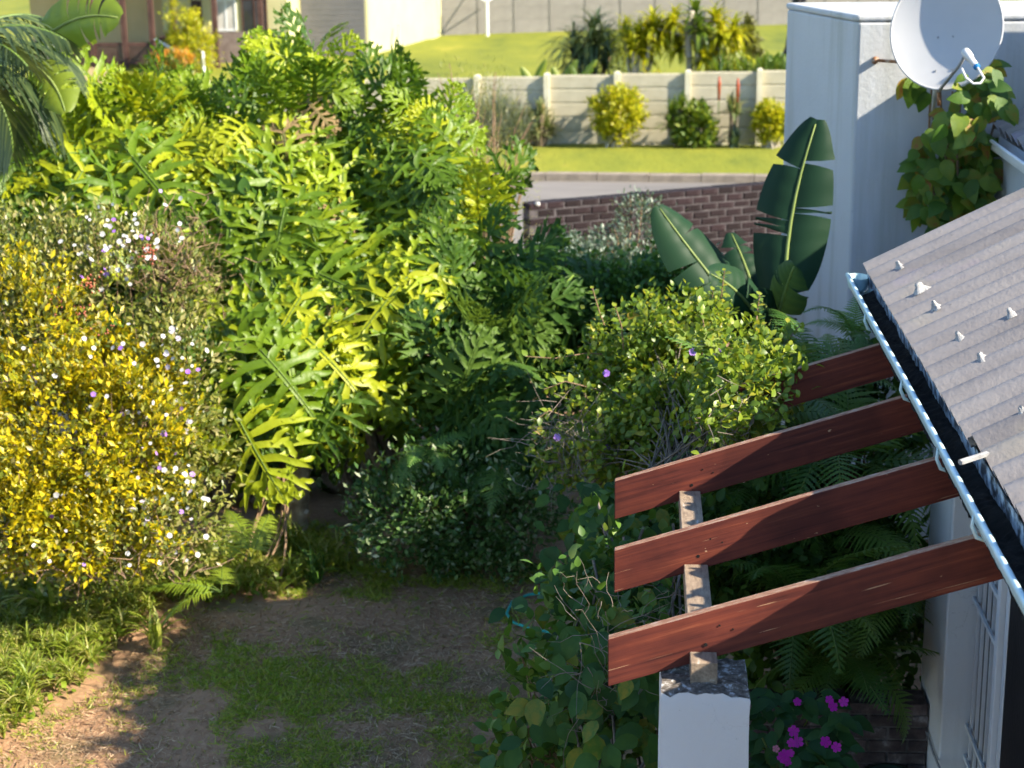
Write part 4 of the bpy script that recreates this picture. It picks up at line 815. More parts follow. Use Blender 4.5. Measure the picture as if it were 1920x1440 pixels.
def banana_leaf(t, base, tip, width, bow, tears, facing, mat='strel', pet=None, seed=0, nm='leaf', cupa=.30):
    """torn paddle leaf: midrib base->tip, lamina panels each side with gaps"""
    r_ = random.Random(seed); base, tip = np.asarray(base, float), np.asarray(tip, float); n = 40
    mid = [base*(1-u)+tip*u+np.asarray(bow)*math.sin(math.pi*u*.9) for u in np.linspace(0, 1, n+1)]
    g = G()
    for s in (-1, 1):
        cuts = sorted(r_.uniform(.06, .80) for _ in range(tears)); cuts = [0]+cuts+[1.0]
        for a, b in zip(cuts[:-1], cuts[1:]):
            if b-a < .02: continue
            rows = []; m_ = max(3, int((b-a)*34)); tilt = r_.uniform(-.06, .08); shift = r_.uniform(-.01, .01)
            for k in range(m_+1):
                u = a+(b-a)*k/m_; f_ = k/m_; p = mid[min(n, int(u*n))]*(1-(u*n-int(u*n)))+mid[min(n, int(u*n)+1)]*(u*n-int(u*n)); tg = nrm(mid[min(n, int(u*n)+1)]-mid[max(0, int(u*n)-1)])
                sd = nrm(np.cross(tg, facing))*s; nn = np.cross(sd, tg)*s; nn = nrm(np.asarray(facing)-tg*np.dot(facing, tg))
                w = width*(math.sin(math.pi*min(1, u*.93+.05))**.55)*(1-.12*u)
                gap = (.035*(1 if a > 0 else 0)*max(0, 1-f_*3)-.02*(1 if b < 1 else 0)*max(0, (f_-.7)*3)); row = []
                for j in range(6):
                    q = j/5; off = p+sd*w*q+tg*(gap*q*q*1.0+.10*q*w+shift*q)+nn*(w*(cupa*q-(cupa+.25+tilt)*q*q)+(.0022*math.sin(u*150+j*.4))); row.append(off)
                rows.append(row)
            g.grid(rows if s > 0 else [r[::-1] for r in rows])
    o = g.build(nm, M[mat], t, True)
    g = G(); pts = ([np.asarray(pet, float), (np.asarray(pet)+base)/2] if pet is not None else [])+[base]+[m+nrm(facing)*.004 for m in mid[4::5]]
    g.tube(pts, list(np.linspace(.022, .006, len(pts))), 6); g.build('midrib', M['rib'], o, True); return o
sb = thing('banana_leaf_plant', 'backlit torn banana leaf arching in the top left corner', 'plant')
fc = nrm(np.array((.1, -1, .35)))
banana_leaf(sb, pt(70, 80, 15.6), pt(226, 42, 15.2), .26, (0, 0, .12), 9, fc, 'strel_lit', pt(-10, 180, 15.9), 5)
banana_leaf(sb, pt(60, 120, 15.4), pt(120, 215, 15.0), .2, (.05, 0, .05), 8, fc, 'strel_lit', pt(-20, 200, 15.7), 6)
g = G(); a = pt(-15, 185, 15.8); g.tube([(a[0], a[1], -.1), (a[0], a[1], a[2])], [.09, .05], 8); g.build('stem', M['petiole'], sb, True)
# ---- the dark banana plant against the white wing
st = thing('banana_plant', 'banana plant with large dark torn leaves against the white wall', 'plant'); fc = nrm(np.array((-.25, -1, .25)))
root = pt(1450, 690, 13.0); root[2] = .2
banana_leaf(st, pt(1468, 585, 12.7), pt(1538, 224, 12.6), .29, (-.07, 0, 0), 5, fc, 'strel', root, 11)
banana_leaf(st, pt(1432, 640, 12.8), pt(1238, 390, 12.9), .24, (-.06, 0, .05), 4, nrm(np.array((.3, -.8, .6))), 'strel', root, 12)
banana_leaf(st, pt(1440, 625, 12.6), pt(1330, 520, 12.2), .20, (0, 0, .08), 3, nrm(np.array((.1, -.8, .7))), 'strel', root, 13)
banana_leaf(st, pt(1455, 610, 12.5), pt(1490, 500, 12.1), .18, (0, 0, .03), 3, nrm(np.array((-.5, -.8, .4))), 'strel', root, 14)
banana_leaf(st, pt(1430, 600, 13.1), pt(1370, 440, 13.4), .16, (0, 0, .05), 2, nrm(np.array((.3, -.8, .5))), 'strel', root, 15)
banana_leaf(st, pt(1400, 640, 12.7), pt(1290, 600, 12.3), .17, (0, 0, .10), 3, nrm(np.array((0, -.6, .9))), 'strel', root, 16)
banana_leaf(st, pt(1470, 640, 12.6), pt(1420, 560, 12.2), .17, (0, 0, .04), 3, nrm(np.array((0, -.8, .6))), 'strel', root, 17)
g = G(); g.tube([root+np.array((0, 0, -.4)), pt(1450, 640, 12.9)], [.1, .06], 9); g.build('stem', M['petiole'], st, True)
# ---- shaded middle
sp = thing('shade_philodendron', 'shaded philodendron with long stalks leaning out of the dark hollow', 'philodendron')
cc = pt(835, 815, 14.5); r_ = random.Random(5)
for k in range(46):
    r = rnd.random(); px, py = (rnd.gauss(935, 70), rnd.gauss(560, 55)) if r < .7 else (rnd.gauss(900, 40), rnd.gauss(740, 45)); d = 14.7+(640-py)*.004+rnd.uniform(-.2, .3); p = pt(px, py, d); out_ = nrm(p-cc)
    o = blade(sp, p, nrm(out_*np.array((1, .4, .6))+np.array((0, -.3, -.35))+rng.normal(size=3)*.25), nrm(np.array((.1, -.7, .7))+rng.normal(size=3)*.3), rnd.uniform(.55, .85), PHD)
    if k % 3 == 0 and r < .7: g = G(); g.tube(tube_path(cc, p, np.array((0, 0, .06)), 6), [.022, .018, .016, .014, .012, .01], 6); g.build('stalk', M['petiole'], sp, True)
g = G(); b = pt(830, 850, 14.5); b[2] = 0; g.tube([b, (b+cc)/2, cc], .07, 9); g.build('trunk', M['fibre'], sp, True)
o = link('bract', G().mesh('x', M['petiole']), sp); bpy.data.objects.remove(o)
g = G(); g.tube([cc, pt(842, 660, 14.4)], [.03, .004], 6); g.build('spear_leaf', M['petiole'], sp, True)
sh = lambda lab, ells, n, per, cr, size, mat, base, **k: shrub('evergreen_shrub', lab, ells, n, per, cr, size, mat, base, bark='twig', **k)
sh('dark leafy shrub in shade left of the banana plant', [(pt(1190, 590, 15.5), (.75, .6, .45)), (pt(1080, 560, 16), (.6, .6, .36)), (pt(1270, 545, 15.2), (.3, .4, .40)), (pt(1120, 640, 15.9), (.6, .4, .4))], 520, 34, .07, .05, 'mid', pt(1150, 700, 15.9)*np.array((1, 1, 0)), T=T_OV)
sh('blue-green shrub in front of the brick wall', [(pt(1205, 450, 18.5), (.32, .4, .42)), (pt(1080, 505, 18.3), (.5, .5, .26)), (pt(1130, 500, 17.8), (.5, .4, .24))], 230, 30, .07, .05, 'bluish', pt(1150, 560, 18.3)*np.array((1, 1, 0)))
sh('low shrub with pale leaf tips at the back of the lawn', [(pt(780, 960, 13.9), (.50, .4, .45)), (pt(880, 950, 14.1), (.5, .4, .5)), (pt(980, 940, 14.0), (.35, .4, .55))], 330, 26, .07, .058, 'pale', P(850, 1000, Z=0.))
sh('dark undergrowth shrub below the shaded philodendron', [(pt(920, 820, 14.6), (.6, .4, .5)), (pt(1010, 760, 14.8), (.5, .4, .5))], 220, 26, .08, .065, 'dark', pt(900, 960, 14.6)*np.array((1, 1, 0)))
sh('grey-green wispy shrub at the end of the brick wall', [(pt(915, 230, 19.5), (.42, .4, .55)), (pt(860, 220, 19.8), (.4, .4, .5)), (pt(940, 420, 19), (.28, .3, .4)), (pt(950, 330, 19.4), (.25, .3, .4))], 260, 22, .09, .06, 'brun', pt(920, 560, 19.5)*np.array((1, 1, 0)), T=T_BLADE)
# ---- lit climber over the pergola
_pt = pt
def pt(x, y, d): return _pt(x, y, d+.55+1.65*min(1, max(0, (1320-x)/60)))
def spare_soil(p):
    t = (p[2]+.1)/.68; return not (p[0]-t < -3.36 and p[1]+t*.325 < 12.4) or rnd.random() < .04
vt, vc, vn = shrub('pergola_climber', 'sunlit leafy climber sprawling over the far end of the pergola', [(pt(1345, 718, 9.9), (.33, .4, .22)), (pt(1190, 750, 9.5), (.55, .4, .36)), (pt(1400, 690, 10.2), (.26, .35, .2)), (pt(1130, 820, 9.3), (.45, .35, .28)), (pt(1250, 670, 9.6), (.42, .35, .34)), (pt(1270, 790, 9.3), (.4, .3, .28)), (_pt(1345, 742, 10.05), (.32, .12, .14)), (_pt(1440, 702, 10.0), (.13, .12, .11)), (pt(1330, 640, 10), (.25, .3, .16)), (_pt(1205, 808, 9.62), (.22, .10, .12)), (_pt(1285, 785, 9.7), (.24, .10, .12)), (_pt(1370, 745, 9.75), (.22, .10, .12))], 560, 32, .06, .045, 'vine', _pt(1270, 900, 10.4), T=T_OV, bark='twig_grey', nbranch=60, br=.006, cat='climber', inner=.15, shell=(.6, 1.22), keep=spare_soil)
def sprig(t, path, n, size, mat, T=T_OV, nm='sprig'):
    path = [np.asarray(p) for p in path]; g = G(); g.tube(path, [.006, .005, .004, .003, .002][:len(path)], 5, cap=False); g.build('twig', M['twig'], t, True)
    pos = []; ax = []
    for i in range(n):
        u = (i+.5)/n*(len(path)-1); k = min(int(u), len(path)-2); f_ = u-k; p = path[k]*(1-f_)+path[k+1]*f_; tg = nrm(path[k+1]-path[k]); a = i*2.4; sd = nrm(np.cross(tg, (math.cos(a), math.sin(a), .3))); pos.append(p); ax.append(nrm(sd+tg*.55))
    v, f = cloud(T, np.array(pos), np.array(ax), nrm(np.tile((0, -.3, 1.0), (n, 1))+rng.normal(size=(n, 3))*.3), size*rng.uniform(.6, 1.15, n)); tag(link(nm, np_mesh(nm, v, f, M[mat]), t), kind='stuff')
for path in ([(1250,690,9.8),(1160,665,9.7),(1100,662,9.6),(1040,672,9.5),(985,668,9.4)], [(1160,690,9.7),(1120,660,9.7),(1105,625,9.7)], [(1310,680,9.9),(1325,640,9.9),(1318,600,9.9),(1308,555,9.9)], [(1180,760,9.5),(1120,730,9.4),(1060,715,9.3),(1020,730,9.3)], [(1150,800,9.4),(1090,790,9.3),(1030,770,9.2),(1000,790,9.2)], [(1400,700,10.1),(1430,680,10.1),(1460,690,10.1)], [(1370,670,10.1),(1400,650,10.1),(1440,660,10.1)]):
    sprig(vt, [pt(*q) for q in path], 34, .06, 'vine')
for k in range(46):
    i = rng.integers(len(vc)); d_ = nrm(vn[i]+rng.normal(size=3)*.4+np.array((-.1, -.15, .75)))*rnd.uniform(.16, .34)
    if spare_soil(vc[i]+d_): sprig(vt, [vc[i], vc[i]+d_*.5+rng.normal(size=3)*.02, vc[i]+d_], 22, .058, 'vine')
def wiggle(g, c_, d_, r, n=5):
    p = [np.asarray(c_)]; d_ = np.asarray(d_)/(n-1)
    for _ in range(n-1): d_ = d_+rng.normal(size=3)*np.linalg.norm(d_)*.28; p.append(p[-1]+d_)
    g.tube(p, list(np.linspace(r, r*.35, n)), 4, cap=False)
g = G()
for k in range(170):
    c_ = pt(rnd.gauss(1080, 50), rnd.gauss(850, 38), 9.1+rnd.uniform(-.3, .3)); d_ = nrm(rng.normal(size=3)+np.array((-.9, -.2, .25)))*rnd.uniform(.06, .28); wiggle(g, c_, d_, .003)
for k in range(60):
    c_ = pt(rnd.gauss(1330, 60), rnd.gauss(800, 30), 9.2+rnd.uniform(-.2, .2)); d_ = nrm(rng.normal(size=3)+np.array((.2, -.4, .6)))*rnd.uniform(.06, .2); g.tube([c_, c_+d_*.6+rng.normal(size=3)*.02, c_+d_], [.003, .0025, .001], 4, cap=False)
tag(g.build('bare_twigs', M['twig_grey'], vt), kind='stuff')
for (px, py, d) in ((1266,607,9.6),(1137,700,9.3),(1345,660,9.8),(1299,660,9.7),(1045,820,9.0),(1138,838,9.0)): put_flower(vt, FLP, pt(px, py, d), (0, -1, .5), .026)
BIG = []
for i in range(4): 
    v_, f_ = t_ovate(.30+.03*i, .05, .25+.12*i, 7, .012, i); g = G(); g.add(v_, f_); BIG.append(g.mesh('leaf', M['dark_obj'], True))
BIGL = []
M['vine_big'] = leafm('sunlit_vine_leaf', [(0,(.12,.20,.02)),(.6,(.20,.27,.025)),(1,(.30,.20,.05))], .4, island=False, veins=20)  # broad vine leaf recoloured brighter, sunlight put into the colour
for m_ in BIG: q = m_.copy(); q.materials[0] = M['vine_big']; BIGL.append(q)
def big_leaf(t, p, ax, n, s, pool=BIG): o = link('leaf', rnd.choice(pool), t); o.matrix_world = mrot(ax, n, p, s)
for k in range(22):
    big_leaf(vt, pt(rnd.gauss(1260, 50), rnd.gauss(640, 22), 9.9+rnd.uniform(-.2, .2)), nrm(rng.normal(size=3)*.6+np.array((-.3, -.4, -.1))), nrm(np.array((0, -.4, 1))+rng.normal(size=3)*.4), rnd.uniform(.10, .17), BIGL)
pt = _pt
# ---- broad-leaved vine column left of the pillar
vcn = thing('broad_leaf_vine', 'shaded vine with broad glossy leaves climbing beside the pergola pillar', 'vine')
for k in range(285):
    py = rnd.uniform(900, 1500); w = 48+(py-900)*.07; px = rnd.gauss(1120+(py-900)*.05, w); px = min(px, 1235) if py > 1200 else px; d = rnd.uniform(7.7, 8.9)
    if py < 1200 and px > 1150: d = rnd.uniform(8.9, 9.6)
    q = pt(px, py, d)
    while q[2] > 2.2+.68*(q[0]-.3) and d < 11: d += .15; q = pt(px, py, d)
    big_leaf(vcn, q, nrm(np.array((rnd.uniform(-.8, .8), -.6, rnd.uniform(-.9, .15)))), nrm(np.array((rnd.uniform(-.5, .5), -.8, .8))), rnd.uniform(.085, .155))
g = G()
for k in range(26):
    a = pt(rnd.uniform(1090, 1220), 1500, rnd.uniform(8.2, 9.2)); b = pt(rnd.uniform(1100, 1290), rnd.uniform(930, 1100), rnd.uniform(9.2, 10.2)); g.tube(tube_path(a, b, rng.normal(size=3)*.12, 7), .008, 5, cap=False)
g.build('stems', M['twig_grey'], vcn, True)
v, f = leaves_at(*clumps([(pt(1130, 1140, 9.5), (.3, .3, .5)), (pt(1170, 1350, 8.9), (.35, .3, .6)), (pt(1250, 1060, 10.4), (.5, .3, .45)), (pt(1400, 1050, 10.8), (.6, .3, .5))], 300), 22, .08, .07, T_OV)
tag(link('undergrowth', np_mesh('undergrowth', v, f, M['dark']), vcn), kind='stuff')
g = G()
for k in range(120):
    c_ = pt(rnd.uniform(1080, 1290), rnd.uniform(1090, 1330), rnd.uniform(8.0, 8.7)); d_ = nrm(rng.normal(size=3))*rnd.uniform(.08, .30); wiggle(g, c_, d_, .0024, 6)
tag(g.build('bare_twigs', M['twig_grey'], vcn), kind='stuff')
lt, lc, ln_ = shrub('twiggy_shrub', 'sparse twiggy shrub in shade at the edge of the lawn', [(pt(1010, 1350, 9.2), (.26, .3, .38)), (pt(1060, 1260, 9.4), (.2, .25, .3)), (pt(980, 1430, 9.2), (.2, .2, .25))], 44, 8, .09, .085, 'dark', pt(1060, 1480, 9.4), T=T_OV, bark='twig', nbranch=44, br=.008, view=-1)
# ---- ferns under the pergola
fern('tree fern with brown fibrous trunk under the pergola rafters', pt(1582, 885, 10.9), 15, 1.15, (5, 60), 1, trunk=1.6, name='tree_fern')
fern('tree fern arching above the far rafters beside the white wall', pt(1520, 700, 11.7), 13, .75, (5, 50), 2, trunk=1.5, name='tree_fern')
fern('fern spreading between the second and third rafters', pt(1440, 790, 11.0), 11, .85, (0, 55), 3)
fern('dark fern hanging behind the lowest rafter', pt(1490, 1120, 10.4), 16, .9, (-10, 50), 4)
fern('dark fern near the pier above the planter', pt(1690, 1120, 10.6), 12, .6, (-10, 50), 5, face=90, spread=200)
fern('fern beside the impatiens above the planter', pt(1580, 1240, 10.4), 13, .7, (-15, 40), 6)
fern('fern at the foot of the climber beside the vine', pt(1150, 1180, 9.2), 12, .7, (-20, 40), 7, face=160, spread=200)
fern('fern below the shaded philodendron', pt(800, 850, 13.9), 12, .6, (-15, 35), 8)
fern('fern in the dark behind the pale-tipped shrub', pt(930, 870, 14.0), 12, .6, (-15, 40), 9)
fern('purplish fern curling against the white wall above the far rafter', pt(1600, 640, 11.4), 7, .5, (30, 75), 10)
t = fern('bright lit fern with its frond raised in the left border', pt(470, 1050, 13.5), 3, .62, (20, 45), 11, pool=FRL, face=60, spread=120)
t = fern('bright lit fern lying over the grassy border plants', pt(415, 1110, 12.9), 4, .62, (0, 25), 12, pool=FRL, face=90, spread=150)
sh('dark leafy undergrowth behind the ferns below the pergola', [(pt(1480, 1010, 11.6), (.7, .3, .6)), (pt(1600, 1120, 11.4), (.6, .3, .7)), (pt(1480, 1200, 11.2), (.6, .3, .5)), (pt(1640, 780, 11.9), (.5, .3, .5))], 330, 24, .09, .08, 'dark', pt(1550, 1250, 11.4)*np.array((1, 1, 0)), T=T_OV)
fern('dark fern drooping left of the tree fern trunk', pt(1420, 950, 10.9), 13, .8, (-10, 50), 21)
fern('dark fern drooping between the lowest two rafters', pt(1560, 1010, 10.8), 13, .8, (-15, 45), 22)
# ---- impatiens
im = thing('impatiens', 'dark green impatiens with magenta flowers beside the white pillar', 'flower')
LI = []
for i in range(3): v_, f_ = t_ovate(.27, .05, .15+.15*i, 6, .006, i+20); g = G(); g.add(v_, f_); LI.append(g.mesh('leaf', M['impatiens'], True))
for k in range(190):
    px = rnd.uniform(1400, 1600); py = rnd.uniform(1290, 1500); 
    if px > 1540 and py < 1310+abs(px-1570)*.4: continue
    big_leaf(im, pt(px, py, rnd.uniform(8.9, 9.5)+(1500-py)*.002), nrm(np.array((rnd.uniform(-1, 1), -.5, rnd.uniform(-.5, .3)))), nrm(np.array((rnd.uniform(-.3, .3), -.5, 1))), rnd.uniform(.095, .145), LI)
for (px, py) in ((1495,1316),(1555,1312),(1562,1325),(1582,1316),(1488,1371),(1484,1393),(1496,1391),(1467,1420),(1476,1428),(1482,1412),(1472,1414),(1568,1401),(1548,1391)): put_flower(im, FLM, pt(px, py, 8.75), (rnd.uniform(-.3, .3), -1, .7), rnd.uniform(.022, .032))
put_flower(im, FLK, pt(1455, 1404, 8.75), (0, -1, .7), .02)
g = G()
for k in range(24): a = pt(rnd.uniform(1440, 1580), 1480, 9.3); b = pt(rnd.uniform(1420, 1590), rnd.uniform(1360, 1440), 9.3); g.tube(tube_path(a, b, rng.normal(size=3)*.03, 5), .006, 5, cap=False)
g.build('stems', M['petiole'], im, True)
# ---- vine on the wing below the dish
wv = thing('wall_vine', 'half sunlit vine with green and rusty leaves below the satellite dish', 'vine')
M['vine_wall'] = leafm('wall_vine_leaf', [(0,(.05,.12,.016)),(.45,(.09,.18,.02)),(.78,(.17,.24,.02)),(.93,(.25,.2,.02)),(1,(.30,.11,.03))], .35, island=False, veins=20)
BW = []
for m_ in BIG: q = m_.copy(); q.materials[0] = M['vine_wall']; BW.append(q)
def in_poly(x, y, poly):
    c = False
    for (x0, y0), (x1, y1) in zip(poly, poly[1:]+poly[:1]):
        if (y0 > y) != (y1 > y) and x < (x1-x0)*(y-y0)/(y1-y0)+x0: c = not c
    return c
poly = [(1800,150),(1850,110),(1885,160),(1890,210),(1850,250),(1880,330),(1830,390),(1760,440),(1735,420),(1710,390),(1720,330),(1712,280),(1735,240),(1760,215)]
k = 0
while k < 270:
    px, py = rnd.uniform(1700, 1895), rnd.uniform(105, 445)
    if not in_poly(px, py, poly): continue
    k += 1; big_leaf(wv, on_face(px, py, rnd.uniform(.08, .5)+(.35 if py < 250 else 0)), nrm(np.array((rnd.uniform(-1, 1), -.4, rnd.uniform(-1.1, .3)))), nrm(np.array((rnd.uniform(-.6, .8), -1, rnd.uniform(.1, 1.1)))), rnd.uniform(.10, .19), BW)
for (px, py, s) in ((1712,158,.26),(1725,165,.2),(1735,190,.16),(1700,165,.18)): big_leaf(wv, on_face(px, py-20, .35), nrm(np.array((rnd.uniform(-.4, .3), -.2, -1))), nrm(np.array((.3, -1, .3))), s, BW)
g = G()
for k in range(12): a = on_face(rnd.uniform(1740, 1840), 450, .1); b = on_face(rnd.uniform(1740, 1880), rnd.uniform(120, 260), .15); g.tube(tube_path(a, b, rng.normal(size=3)*.1, 7), .01, 5, cap=False)
g.build('stems', M['twig'], wv, True)

# ================================================================== LAWN AND BORDER
def in_world(x, y, poly): return in_poly(x, y, poly)
bedpx = [(-200,1080),(-200,1440),(-20,1350),(130,1270),(300,1150),(470,1140),(620,1080),(700,1050),(560,1000),(400,1050),(200,1115)]
bed = [tuple(P(x, y, Z=0)[:2]) for x, y in bedpx]
def scatter(poly, n, dens=None):
    xs_ = [p[0] for p in poly]; ys_ = [p[1] for p in poly]; out = []
    while len(out) < n:
        x, y = rnd.uniform(min(xs_), max(xs_)), rnd.uniform(min(ys_), max(ys_))
        if in_poly(x, y, poly) and (dens is None or rnd.random() < dens(x, y)): out.append((x, y, gz(x, y)))
    return np.array(out)
pos = scatter(bed, 800); T = t_strap(.032, 6, .95, .6); parts = []
n = len(pos)*20; pr = np.repeat(pos, 20, 0); az = rng.uniform(0, 6.283, n); e = np.radians(rng.uniform(0, 62, n)); hh = np.repeat(rng.uniform(0, .14, len(pos)), 20)
ax = np.stack([np.cos(az)*np.cos(e), np.sin(az)*np.cos(e), np.sin(e)], 1); upv = np.stack([-np.cos(az)*np.sin(e), -np.sin(az)*np.sin(e), np.cos(e)], 1)
pr = pr+np.stack([0*hh, 0*hh, hh], 1); v, f = cloud(T, pr, ax, upv, .21*rng.uniform(.6, 1.15, n)); parts.append((v, f))
gc = link('border_ground_cover', np_mesh('border_ground_cover', *merge(parts), M['strap'])); tag(gc, 'grassy striped ground cover along the sunlit left border', 'ground cover', kind='stuff')
pos = scatter(bed, 2200); n = len(pos); v, f = cloud(T_OV, pos+np.stack([np.zeros(n), np.zeros(n), rng.uniform(.02, .18, n)], 1), nrm(rng.normal(size=(n, 3))+np.array((0, 0, .3))), nrm(rng.normal(size=(n, 3))*.5+np.array((0, 0, 1.))), .06*rng.uniform(.5, 1.3, n))
tag(link('border_weeds', np_mesh('border_weeds', v, f, M['vine'])), 'small leafy weeds growing among the grassy border', 'weeds', kind='stuff')
for k, (px, py, lab) in enumerate(((290,1205,'spider plant with arching striped leaves at the lit edge of the soil'),(45,1290,'spider plant with drooping striped leaves near the bottom left'),(480,1090,'slender umbrella sedge standing at the shadow edge by the lawn'),(545,1050,'spiky sedge clump at the foot of the ringed trunk'),(590,1100,'dark spiky sedge clump at the shaded end of the border'),(85,1160,'broad strap-leaved clump under the golden shrub'))):
    c = P(px, py, Z=0.0); c[2] = gz(c[0], c[1])+.06; strap_clump('spider_plant' if k < 2 else ('sedge' if k < 5 else 'clivia'), lab, c, 46, .38 if k != 5 else .5, .035 if k != 5 else .06, 'strap' if k != 4 else 'dark', el=(10, 80))
lawn = [tuple(P(x, y, Z=-.1)[:2]) for x, y in ((-300,1560),(-100,1400),(170,1290),(330,1168),(480,1160),(700,1055),(850,1042),(980,1055),(1100,1100),(1150,1560))]
from mathutils import noise as mn
def dn_(x, y): return max(.03, min(1, (mn.noise((x*1.1, y*1.1, 0))*1.0+mn.noise((x*3.1, y*3.1, 5))*.9+.06)*1.6))*(1 if x > -3.1 else .4)
pos = scatter(lawn, 14000, dn_); n = len(pos)*3; pr = np.repeat(pos, 3, 0)+rng.normal(size=(n, 3))*np.array((.012, .012, 0)); v, f = cloud(([(x*1.7, y, z) for x, y, z in T_BLADE[0]], T_BLADE[1]), pr, nrm(rng.normal(size=(n, 3))*np.array((1, 1, .35))+np.array((0, 0, .55))), rand_dirs(n), .055*rng.uniform(.5, 1.4, n))
v2, f2 = cloud(T_OV, pos[::4], nrm(rng.normal(size=(len(pos[::4]), 3))+np.array((0, 0, .2))), nrm(rng.normal(size=(len(pos[::4]), 3))*.5+np.array((0, 0, 1.))), .022*rng.uniform(.5, 1.3, len(pos[::4])))
tag(link('lawn_grass', np_mesh('lawn_grass', *merge([(v, f), (v2, f2)]), M['grass'])), 'patchy green grass on the shaded lawn', 'grass', kind='stuff')
pos = scatter(lawn, 26000, lambda x, y: max(.15, min(1, .5+mn.noise((x*.9, y*.9, 9))*1.2))); n = len(pos); pos = pos+np.stack([np.zeros(n), np.zeros(n), rng.uniform(.002, .012, n)], 1); v, f = cloud(([(x*1.7, y, z) for x, y, z in T_BLADE[0]], T_BLADE[1]), pos, nrm(rng.normal(size=(n, 3))*np.array((1, 1, .18))), nrm(rng.normal(size=(n, 3))*.4+np.array((0, 0, 1.))), .055*rng.uniform(.4, 1.5, n))
tag(link('dry_thatch', np_mesh('dry_thatch', v, f, M['straw'])), 'dry straw and clippings strewn over the bare lawn', 'straw', kind='stuff')

pos = scatter(lawn, 2600); n = len(pos); v, f = cloud(T_SMALL, pos+np.array((0, 0, .012)), nrm(rng.normal(size=(n, 3))*np.array((1, 1, .2))), nrm(rng.normal(size=(n, 3))*.5+np.array((0, 0, 1.))), .035*rng.uniform(.4, 1.3, n))
tag(link('leaf_litter', np_mesh('leaf_litter', v, f, M['dry'])), 'dead leaf flakes scattered over the bare soil', 'leaf litter', kind='stuff')
# ================================================================== PLANTS ACROSS THE ROAD
def wall_at(px, off, z): 
    r = _CM @ np.array([(px-960)/FPX, 0.1, -1.0]); c0 = A0[:2]+wnn*off; t = np.dot(c0, wnn)/np.dot(r[:2], wnn); q = r*t; return np.array((q[0], q[1], z))
S38 = 38/FPX
def far_shrub(name, lab, px, w, h, mat, zb=0, off=.6, n=70, per=30, size=.09, T=T_SMALL, trunk=0, cat='shrub', group=None, **k):
    b = wall_at(px, off, zb-.05); W, H = w*S38/2, h*S38
    t, cs, ns = shrub(name, lab, [(b+np.array((0, 0, trunk+(H-trunk)/2)), (W, W*.8, (H-trunk)/2))], n, per, W*.16, size, mat, b, T=T, bark='bark_pale', nbranch=16, br=.035, cat=cat, group=group, **k); return t
G1 = 'shrubs along the precast wall'
far_shrub('lavender_bush', 'grey-green lavender bush left along the precast wall', 935, 120, 80, 'lavender', n=150, per=34, size=.22, T=T_BLADE, group=G1, up=1.3)
far_shrub('round_shrub', 'round yellow-green shrub with short trunk, larger of two by the precast wall', 1157, 84, 108, 'lime', n=120, per=40, size=.10, trunk=.25, group=G1)
far_shrub('round_shrub', 'round yellow-green shrub nearest the white wing by the precast wall', 1442, 62, 84, 'lime', n=90, per=36, size=.10, trunk=.2, group=G1)
far_shrub('mixed_shrub', 'bushy green shrub with spiky leaves right of the larger round shrub', 1300, 70, 80, 'agap', n=80, per=34, size=.12, group=G1)
def aloe(lab, px, h, heads, mat='aloe', spikes=(), zb=0, off=.6, group='aloes by the precast wall', name='aloe'):
    b = wall_at(px, off, zb); t = thing(name, lab, 'aloe' if name == 'aloe' else 'plant', group)
    for (dx, hz, r) in heads:
        c = b+np.array((dx*S38, rng.uniform(-.15, .15), hz*S38)); g = G(); g.tube([b+np.array((0, 0, -.1)), (b+c)/2+np.array((dx*S38*.1, 0, 0)), c], [.06, .05, .05], 7); g.build('stem', M['bark'], t, True)
        strap_clump(name, lab, c, 46, r*S38*1.35, .07, mat, el=(-50, 85), droop=.55, parent=t, nm='rosette')
    for (dx, z0, z1) in spikes:
        c = b+np.array((dx*S38, -.1, 0)); g = G(); g.tube([c+np.array((0, 0, .7)), c+np.array((0, 0, z0*S38))], .012, 5); g.build('flower_stalk', M['petiole'], t)
        g = G(); g.tube([c+np.array((0, 0, z0*S38)), c+np.array((0, 0, (z0*.3+z1*.7)*S38)), c+np.array((0, 0, z1*S38))], [.025, .04, .018], 8); g.build('flower_spike', M['fl_red'], t, True)
aloe('branching aloe with reddish leaves right of the lavender bush', 1012, 80, [(0,50,34),(-14,38,30),(16,34,30),(6,62,26),(-4,22,28),(20,20,26)])
aloe('pale spiky aloe clump left of the aloe with red flowers', 1270, 80, [(-10,60,28),(-14,38,30),(4,74,26),(10,44,26)], 'agap')
aloe('aloe with two red flower spikes by the precast wall', 1368, 80, [(0,66,32),(8,60,26)], spikes=((-24,88,132),(10,84,128)))
strap_clump('blue_aloe', 'low grey-blue succulent at the foot of the red-flowered aloe', wall_at(1375, .75, .0), 60, .5, .06, 'bluish', el=(0, 85), droop=.4)
